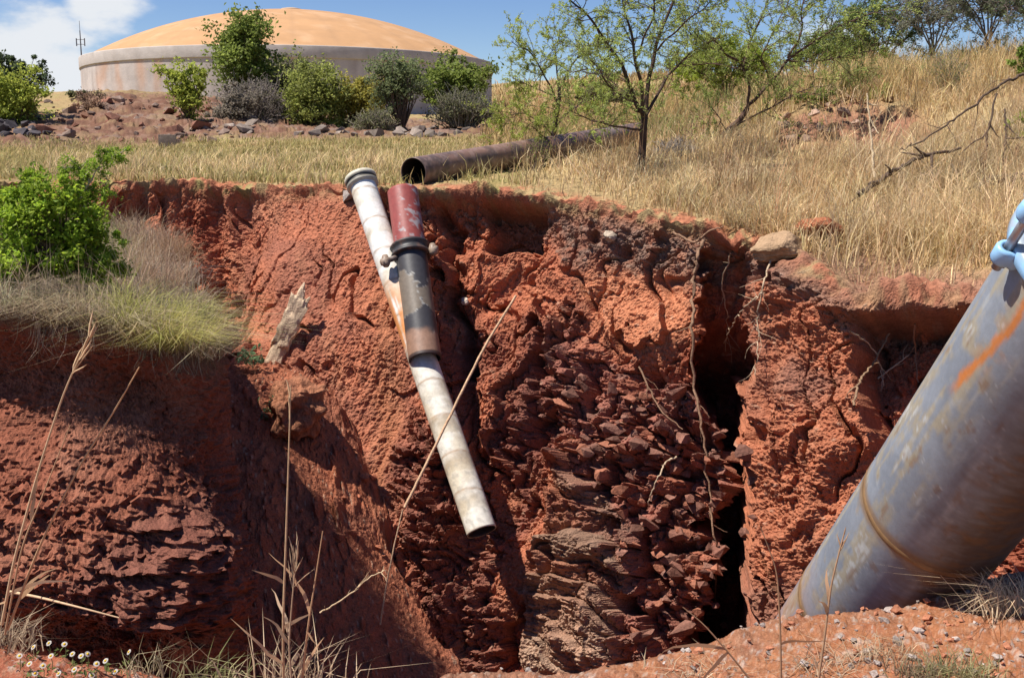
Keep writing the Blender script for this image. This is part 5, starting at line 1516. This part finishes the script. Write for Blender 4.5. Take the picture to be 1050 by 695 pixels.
# ------------------------------------------------------------------ grasses
def blades(name, label, pos, hgt, wid, cols, lean=.25, wind=(0.05, 0), seed=1, tuft=0, keep=False):
    r = np.random.default_rng(seed)
    n = len(pos)
    hgt = np.broadcast_to(hgt, (n,)) * r.uniform(.5, 1.25, n); wid = np.broadcast_to(wid, (n,))
    th = r.uniform(0, 2 * np.pi, n); ln = r.normal(size=(n, 2)) * lean + np.array(wind)
    tf_ = 1.0
    if tuft:
        nt_ = n // tuft + 1
        ln = ln + np.repeat(r.normal(size=(nt_, 2)) * lean * .5, tuft, 0)[:n]
        hgt = hgt * np.repeat(r.uniform(.6, 1.35, nt_), tuft)[:n]
        tf_ = np.repeat(r.uniform(.68, 1.22, (nt_, 1)) * (1 + r.normal(size=(nt_, 3)) * .04), tuft, 0)[:n]
    pt_ = fbm(pos[:, 0] * .8, pos[:, 1] * .8, 0 * pos[:, 0], 3, 90 + seed)
    tf_ = tf_ * (1 + .30 * np.clip(pt_, -1, 1)[:, None]); hgt = hgt * (1 + .45 * np.clip(fbm(pos[:, 0] * 1.3, pos[:, 1] * 1.3, 0 * pos[:, 0], 2, 190 + seed), -1, 1))
    side = np.stack([np.cos(th), np.sin(th), 0 * th], -1) * (wid / 2)[:, None]
    up1 = np.stack([ln[:, 0] * .35, ln[:, 1] * .35, np.ones(n) * .55], -1) * hgt[:, None]
    up2 = np.stack([ln[:, 0] * 1.2, ln[:, 1] * 1.2, 1.0 - .28 * (ln ** 2).sum(1).clip(0, 2)], -1) * hgt[:, None]
    V = np.stack([pos - side, pos + side, pos + up1 + side * .8, pos + up1 - side * .8, pos + up2], 1).reshape(-1, 3)
    i = np.arange(n)[:, None] * 5
    Q = np.concatenate([i + np.array([[0, 1, 2, 3]]), i + np.array([[3, 2, 4, 4]])])
    k = r.random((n, 1)); c = np.asarray(cols[0]) * (1 - k) + np.asarray(cols[1]) * k
    c = c * r.uniform(.8, 1.2, (n, 1)) * tf_
    m = MB(); m.add(V, Q, np.repeat(c, 5, 0))
    if keep: return m
    o = m.build(name, M_GRASS, None, tuple(pos.mean(0)), smooth=False)
    return tag(o, label, None, None, 'stuff')


def scatter(n, x0, x1, Ya, Yb, seed, clump=0, dens=None, pw=1.0):
    """random places on the far land between image columns and distances; optionally gathered in tufts"""
    r = np.random.default_rng(seed)
    if clump: m = max(1, n // clump)
    else: m = n
    px_ = r.uniform(x0, x1, m); Yq = np.exp(r.uniform(0, 1, m) ** pw * (np.log(Yb) - np.log(Ya)) + np.log(Ya))
    a = (px_ - 525) / F / CT
    xy = np.stack([a * Yq, Yq], -1)
    if clump:
        rr_ = (.05 + .05 * r.random(m)) * (1 + Yq * .02)
        xy = np.repeat(xy, clump, 0) + r.normal(size=(m * clump, 2)) * np.repeat(rr_, clump)[:, None]
    rim_ = np.interp(xy[:, 0] / xy[:, 1], cx / cy, cy)
    xy = xy[xy[:, 1] > rim_ + .10]
    z = G(xy[:, 0], xy[:, 1]) + fbm(xy[:, 0] * .9, xy[:, 1] * .9, 0 * xy[:, 0], 3, 71) * .04 * np.clip(np.hypot(*xy.T) / 30, .3, 2)
    p = np.concatenate([xy, z[:, None] - .015], 1)
    if dens is not None: p = p[r.random(len(p)) < dens(p)]
    return p


STR = ((.62, .45, .22), (.82, .64, .37)); STR2 = ((.40, .26, .12), (.58, .40, .19)); GRN = ((.26, .25, .075), (.38, .34, .12))


def not_mound(p):
    a_, b_ = proj(p[:, 0], p[:, 1], p[:, 2])
    dd_ = np.hypot(p[:, 0], p[:, 1])
    on_scar = poly(a_, b_, [(790, 120), (860, 98), (930, 102), (968, 135), (945, 165), (860, 162), (795, 160)], 6) * (dd_ > 13) * (dd_ < 24)
    bare = poly(a_, b_, [(840, 266), (940, 262), (1010, 276), (1110, 286), (1110, 308), (870, 310), (800, 255)], 10) * (dd_ < 11)
    bare2 = np.maximum(poly(a_, b_, [(420, 183), (560, 183), (640, 205), (740, 224), (740, 244), (420, 210)], 4) * .75, poly(a_, b_, [(410, 165), (660, 138), (660, 166), (560, 184), (420, 200)], 5) * .8 * (dd_ < 22))
    patch = sstep(.35, .6, np.clip(fbm(p[:, 0] * .6, p[:, 1] * .6, 0 * p[:, 0], 3, 95) * .5 + .5, 0, 1))
    return (1 - .95 * on_scar) * (1 - .80 * bare) * (1 - bare2) * (.22 + .78 * patch)


p = scatter(60000, -60, 560, 12.6, 44, 601, 6, not_mound)
dd_ = p[:, 1]
blades("grass", "short dry greenish grass on the flat beyond the far rim", p, .10 + .003 * dd_, .006 + .0006 * dd_, ((.30, .28, .09), (.54, .41, .20)), .35, (.05, 0), 602, tuft=6)
p = scatter(9000, 60, 540, 12.8, 30, 603, 14, not_mound)
blades("grass", "taller straw tufts on the flat beyond the far rim", p, .26, .004 + .0005 * p[:, 1], STR, .30, (.06, 0), 604, tuft=14)
p = scatter(105000, 530, 1260, 9.2, 24, 605, 10, not_mound)
dd_ = p[:, 1]
blades("grass", "dense straw coloured grass over the right bank", p, np.interp(fbm(p[:, 0] * .5, p[:, 1] * .5, 0 * p[:, 0], 2, 606), [-.5, .5], [.14, .34]), .0045 + .0006 * dd_, STR, .30, (.05, 0), 607, tuft=9)
p = scatter(11000, 540, 1260, 9.3, 22, 608, 16, not_mound)
blades("grass", "tall reddish seed stems standing in the straw", p, .62, .003 + .0003 * p[:, 1], ((.42, .25, .12), (.60, .42, .22)), .20, (.05, 0), 609, tuft=14)
p = scatter(26000, 560, 1260, 10.0, 22, 610, 26, not_mound)
blades("grass", "bleached bent grass clumps on the bank", p, .36, .003 + .00045 * p[:, 1], ((.62, .48, .28), (.72, .58, .36)), .65, (-.1, -.1), 611, tuft=22)
p = scatter(22000, 760, 1260, 17.0, 24, 612, 12, not_mound)
blades("grass", "long golden grass along the bank crest", p, .50, .011, ((.52, .36, .15), (.68, .50, .24)), .25, (.06, 0), 613, tuft=10)
p = scatter(40000, 500, 1000, 24, 170, 614, 6, lambda q: .4 + .6 * sstep(.4, .6, np.clip(fbm(q[:, 0] * .15, q[:, 1] * .15, 0 * q[:, 0], 3, 615) * .5 + .5, 0, 1)))
blades("grass", "dry grass on the far hillside", p, .35 + .004 * p[:, 1], .02 + .0009 * p[:, 1], ((.40, .29, .12), (.54, .38, .18)), .3, (0, 0), 616, tuft=6)
p = scatter(9000, 560, 1000, 18, 120, 617, 30)
blades("grass", "greener weeds on the far hillside", p, .35 + .006 * p[:, 1], .02 + .0009 * p[:, 1], ((.20, .22, .07), (.32, .30, .10)), .5, (0, 0), 618, tuft=30)

p = scatter(11000, 860, 1150, 9.35, 12.5, 640, 22, not_mound)
blades('grass', 'tall pale straw near the right edge of the bank', p, .56, .0075, ((.62, .45, .24), (.88, .70, .43)), .38, (.03, 0), 641, tuft=20)
p = scatter(2600, 700, 1000, 9.3, 10.6, 642, 18)
blades('grass', 'short trampled straw on the bare rim soil', p, .10, .006, ((.42, .31, .19), (.60, .46, .28)), 1.1, (0, -.2), 643, tuft=16)
# grass on the left bank
r = np.random.default_rng(620)
bt_p = np.stack(proj(BANK_TOP[:, 0], BANK_TOP[:, 1], BANK_TOP[:, 2]), -1)
vis = (bt_p[:, 0] > -60) & (BANK_TOP[:, 1] > 6) & (bt_p[:, 0] < 300)
bt = BANK_TOP[vis]
# even out by area: pick by cells
cell = np.floor(bt[:, :2] / .06).astype(int)
_, ui = np.unique(cell[:, 0] * 100003 + cell[:, 1], return_index=True)
bt = bt[ui]


def bank_tufts(label, n, per, sel, h_, w_, cols, lean, wind, seed, spread=.06):
    r = np.random.default_rng(seed)
    pool = bt[sel(*proj(bt[:, 0], bt[:, 1], bt[:, 2]), bt)]
    c_ = pool[r.integers(0, len(pool), n)]
    q = np.repeat(c_, per, 0) + r.normal(size=(n * per, 3)) * np.array([spread, spread, .012])
    q[:, 2] -= .02
    blades("grass", label, q, h_, w_, cols, lean, wind, seed + 1, tuft=per)


bank_tufts("matted grey dead grass over the left bank", 620, 26, lambda a, b, v: a > -80, .20, .0075, ((.26, .20, .15), (.48, .38, .28)), 1.0, (.05, -.1), 621)
bank_tufts("drooping straw grass along the lip of the left bank", 230, 26, lambda a, b, v: (b > 318), .27, .0065, ((.36, .28, .17), (.60, .50, .31)), .95, (.1, -.35), 623)
bank_tufts("dead grass and rootlets hanging over the lip of the left bank", 170, 12, lambda a, b, v: (b > 322) & (v[:, 1] < 8.3), -.20, .005, ((.26, .20, .14), (.44, .35, .24)), .35, (.05, .15), 633, .05)
bank_tufts("tall pale seed stems on the left bank", 160, 9, lambda a, b, v: (a < 190) & (b > 270), .50, .0045, ((.50, .38, .25), (.62, .48, .32)), .22, (.05, 0), 625)
bank_tufts("yellow green grass tufts at the right end of the left bank", 70, 60, lambda a, b, v: (a > 120) & (b > 330), .30, .006, ((.36, .36, .10), (.56, .50, .17)), .8, (.1, -.2), 627, .045)
bank_tufts("dry greenish grass around the vivid bush", 260, 14, lambda a, b, v: (a < 130) & (b < 300), .34, .006, ((.26, .28, .09), (.42, .38, .17)), .4, (.05, 0), 629)
bank_tufts("reddish tall grass behind the left bank tufts", 70, 20, lambda a, b, v: (a > 125) & (a < 215) & (b < 330), .36, .0055, ((.36, .23, .14), (.52, .36, .23)), .35, (.05, 0), 631)


# ---- things growing by the photographer's feet
def stalk(name, label, pts, r0, col, seed, head=None, leaves=0, cat="stalk"):
    r = np.random.default_rng(seed)
    p = np.array([P(*q) for q in pts])
    k_ = np.linspace(0, len(p) - 1, len(p) * 7)
    pp = np.stack([np.interp(k_, np.arange(len(p)), p[:, i]) for i in range(3)], -1)
    for i in range(3): pp[1:-1, i] = smooth1(pp[:, i], 4)[1:-1]
    t = root(name, tuple(p[0]), label, cat)
    m = MB()
    m.tube(pp, np.linspace(r0, r0 * .4, len(pp)), col, 6)
    m.build("stem", M_STALK, t, tuple(p[0]))
    if head:
        m = MB()
        L, nb_, sp_ = head
        up_ = unit(pp[-1] - pp[-4])
        for j in range(nb_):
            s_ = pp[-1] - up_ * L * r.uniform(0, .9)
            w_ = wiggle(s_, up_ + rand_dirs(1, r)[0] * sp_, L * r.uniform(.35, .7), 4, .08, r)
            m.tube(w_, np.array([.35, .9, 1.0, .7, .15]) * r0 * .55, np.asarray(col) * r.uniform(.9, 1.25), 4)
        m.build("seed_head", M_STALK, t, tuple(p[0]))
    for j in range(leaves):
        m = MB()
        i = r.integers(2, len(pp) // 2)
        w_ = wiggle(pp[i], unit(pp[-1] - pp[0]) * .8 + rand_dirs(1, r)[0] * .7, r.uniform(.1, .25), 7, .12, r, -.12)
        n_ = len(w_)
        sd__ = unit(np.cross(w_[1] - w_[0], [0, 1, 0])) * .006
        wid = np.array([.6, 1, 1, .9, .75, .55, .3, .05])[:n_, None]
        V = np.stack([w_ - sd__ * wid, w_ + sd__ * wid], 1).reshape(-1, 3)
        m.add(V, grid_faces(n_, 2), np.asarray(col) * r.uniform(.85, 1.2))
        m.build("blade", M_GRASS, t, tuple(p[0]), smooth=True)
    return t


SC1 = (.58, .40, .24)
stalk("grass_stalk", "tall pale grass stalk with a forked feathery head at the left edge", [(2, 640, 3.4), (14, 575, 3.35), (40, 480, 3.3), (66, 400, 3.25), (92, 345, 3.2)], .0055, SC1, 701, (.17, 8, .32), 2)
stalk("grass_stalk", "tall bare grass stalk slanting beside the feathery one", [(8, 645, 3.4), (40, 560, 3.35), (80, 480, 3.3), (118, 420, 3.25), (143, 376, 3.2)], .0050, (.50, .31, .17), 702, None, 2)
stalk("grass_stalk", "short brown grass stalk between the two tall left ones", [(5, 650, 3.4), (22, 560, 3.3), (45, 505, 3.3), (72, 436, 3.25)], .0035, (.45, .28, .16), 703, None, 1)
stalk("grass_stalk", "straight tall grass stalk rising at the bottom near the pit's shadow", [(291, 715, 3.35), (290, 640, 3.3), (293, 560, 3.3), (296, 470, 3.3), (298, 400, 3.3)], .0050, (.50, .33, .19), 704, (.12, 6, .10), 3)
stalk("grass_stalk", "shorter stalk with dry flower twigs beside the straight one", [(300, 712, 3.3), (296, 660, 3.3), (300, 610, 3.3), (304, 570, 3.3)], .0040, (.40, .27, .17), 705, (.16, 12, .55), 3)
stalk("grass_stalk", "slanting reddish stalk right of the straight one", [(308, 712, 3.35), (316, 640, 3.3), (324, 590, 3.3), (331, 544, 3.3)], .0045, (.46, .27, .15), 706, None, 3)
stalk("grass_stalk", "dark dry stalk standing in front of the grey pipe", [(838, 705, 3.2), (846, 650, 3.2), (852, 600, 3.2), (862, 560, 3.2), (866, 545, 3.2)], .0042, (.36, .22, .13), 707, (.09, 5, .4), 2)
stalk("grass_stalk", "thin brown stalk at the left end of the grey pipe", [(801, 700, 3.2), (800, 640, 3.2), (797, 585, 3.2), (780, 540, 3.2)], .0038, (.33, .19, .11), 708, None, 1)
stalk("grass_stalk", "leaning brown stalk at the bottom left of the grey pipe", [(772, 700, 3.2), (750, 672, 3.2), (722, 640, 3.2), (700, 622, 3.2)], .0038, (.33, .19, .11), 709, None, 2)
stalk("grass_stalk", "dry bent twig lying over the near left edge", [(8, 606, 3.5), (40, 612, 3.45), (80, 622, 3.4), (122, 633, 3.4)], .0055, (.58, .40, .24), 710, None, 0)


def near_tuft(label, px_, py_, n, h_, w_, cols, lean, wind, seed, spread=.06):
    r = np.random.default_rng(seed)
    b = on_near(px_, py_)
    q = b + r.normal(size=(n, 3)) * np.array([spread, spread * .6, .0]); q[:, 2] = b[2] - .012
    m = blades("", "", q, h_, w_, cols, lean, wind, seed, keep=True)
    o = m.build("grass_tuft", M_GRASS, None, tuple(b), smooth=False)
    return tag(o, label, "grass tuft")


near_tuft("bleached dry grass tuft at the right edge by the grey pipe", 1040, 628, 260, .16, .004, ((.55, .42, .27), (.66, .53, .36)), .7, (-.3, 0), 721, .07)
near_tuft("grey green grass tuft at the bottom right", 985, 694, 240, .11, .004, ((.24, .23, .09), (.42, .37, .20)), .6, (0, 0), 722, .07)
near_tuft("short dull tuft left of the grey green one", 945, 692, 160, .07, .004, ((.22, .17, .11), (.36, .28, .17)), .7, (0, 0), 723, .05)
near_tuft("thin straw tuft in the middle of the near ground", 910, 668, 110, .06, .0035, ((.45, .33, .20), (.55, .42, .27)), .8, (0, 0), 724, .06)
near_tuft("broken straw lying under the dark dry stalk", 845, 685, 120, .09, .004, ((.42, .30, .19), (.56, .44, .3)), 1.0, (.2, 0), 725, .08)
near_tuft("flat dry straw at the bottom centre edge", 720, 692, 110, .08, .004, ((.42, .32, .2), (.55, .44, .3)), .9, (0, 0), 726, .10)
near_tuft("green grass blades leaning at the bottom left", 205, 700, 90, .15, .005, ((.24, .25, .09), (.45, .40, .20)), .5, (.45, 0), 727, .08)
near_tuft("curved straw blades right of the daisies", 150, 692, 50, .12, .004, ((.40, .33, .18), (.55, .45, .28)), .6, (.2, 0), 728, .06)
near_tuft("straw blades around the foot of the straight stalks", 300, 716, 120, .18, .005, ((.45, .32, .2), (.58, .44, .28)), .5, (0, 0), 729, .08)
near_tuft("dry straw at the foot of the left stalks", 10, 655, 120, .14, .0045, ((.40, .28, .18), (.56, .42, .27)), .6, (.1, 0), 730, .06)
# daisies
rd_ = np.random.default_rng(740)
for i, (x, y) in enumerate([(34, 663), (50, 659), (66, 660), (74, 670), (83, 672), (90, 670), (44, 682), (30, 680), (36, 690), (76, 686), (99, 680), (108, 677), (60, 690), (94, 692), (132, 668), (52, 672), (20, 672), (118, 688)]):
    hgt_ = .05 + .05 * rd_.random()
    b = on_near(x, min(694, y + 14)); top = P(x, y, b[1] - .01)
    t = root("daisy", tuple(b), "small white daisy with a yellow centre at the bottom left edge", "flower", "daisies at the near left edge")
    m = MB(); m.tube([b - [0, 0, .02], (b + top) / 2 + [.004, 0, 0], top], [.0015, .0013, .0012], (.20, .25, .09), 5); m.build("stem", M_STALK, t, tuple(b))
    m = MB()
    nrm_ = unit(np.array([rd_.normal() * .35, -.55, .8])); t_, a_, b_ = frame(nrm_)
    n_ = 13; R_ = .0115
    for k in range(n_):
        th = k / n_ * 2 * np.pi; dr = math.cos(th) * a_ + math.sin(th) * b_; sd__ = np.cross(nrm_, dr)
        m.add(np.array([top + dr * R_ * .25, top + dr * R_ * .7 + sd__ * .0023, top + dr * R_ - nrm_ * .001, top + dr * R_ * .7 - sd__ * .0023]), np.array([[0, 1, 2, 3]]), (.74, .72, .66))
    m.build("petals", M_LEAF, t, tuple(b), smooth=False)
    m = MB(); m.tube([top - nrm_ * .001, top, top + nrm_ * .002, top + nrm_ * .0035], [.002, .0048, .004, .0005], (.62, .40, .03), 10); m.build("flower_centre", M_STALK, t, tuple(b))
    m = MB()
    for k in range(5):
        add_leaves(m, (b + np.array([rd_.normal() * .018, rd_.normal() * .012, .008 + .02 * rd_.random()]))[None], .022, ((.16, .22, .06), (.24, .28, .09)), 2.4, 0, rd_)
    m.build("leaf", M_LEAF, t, tuple(b), smooth=False)
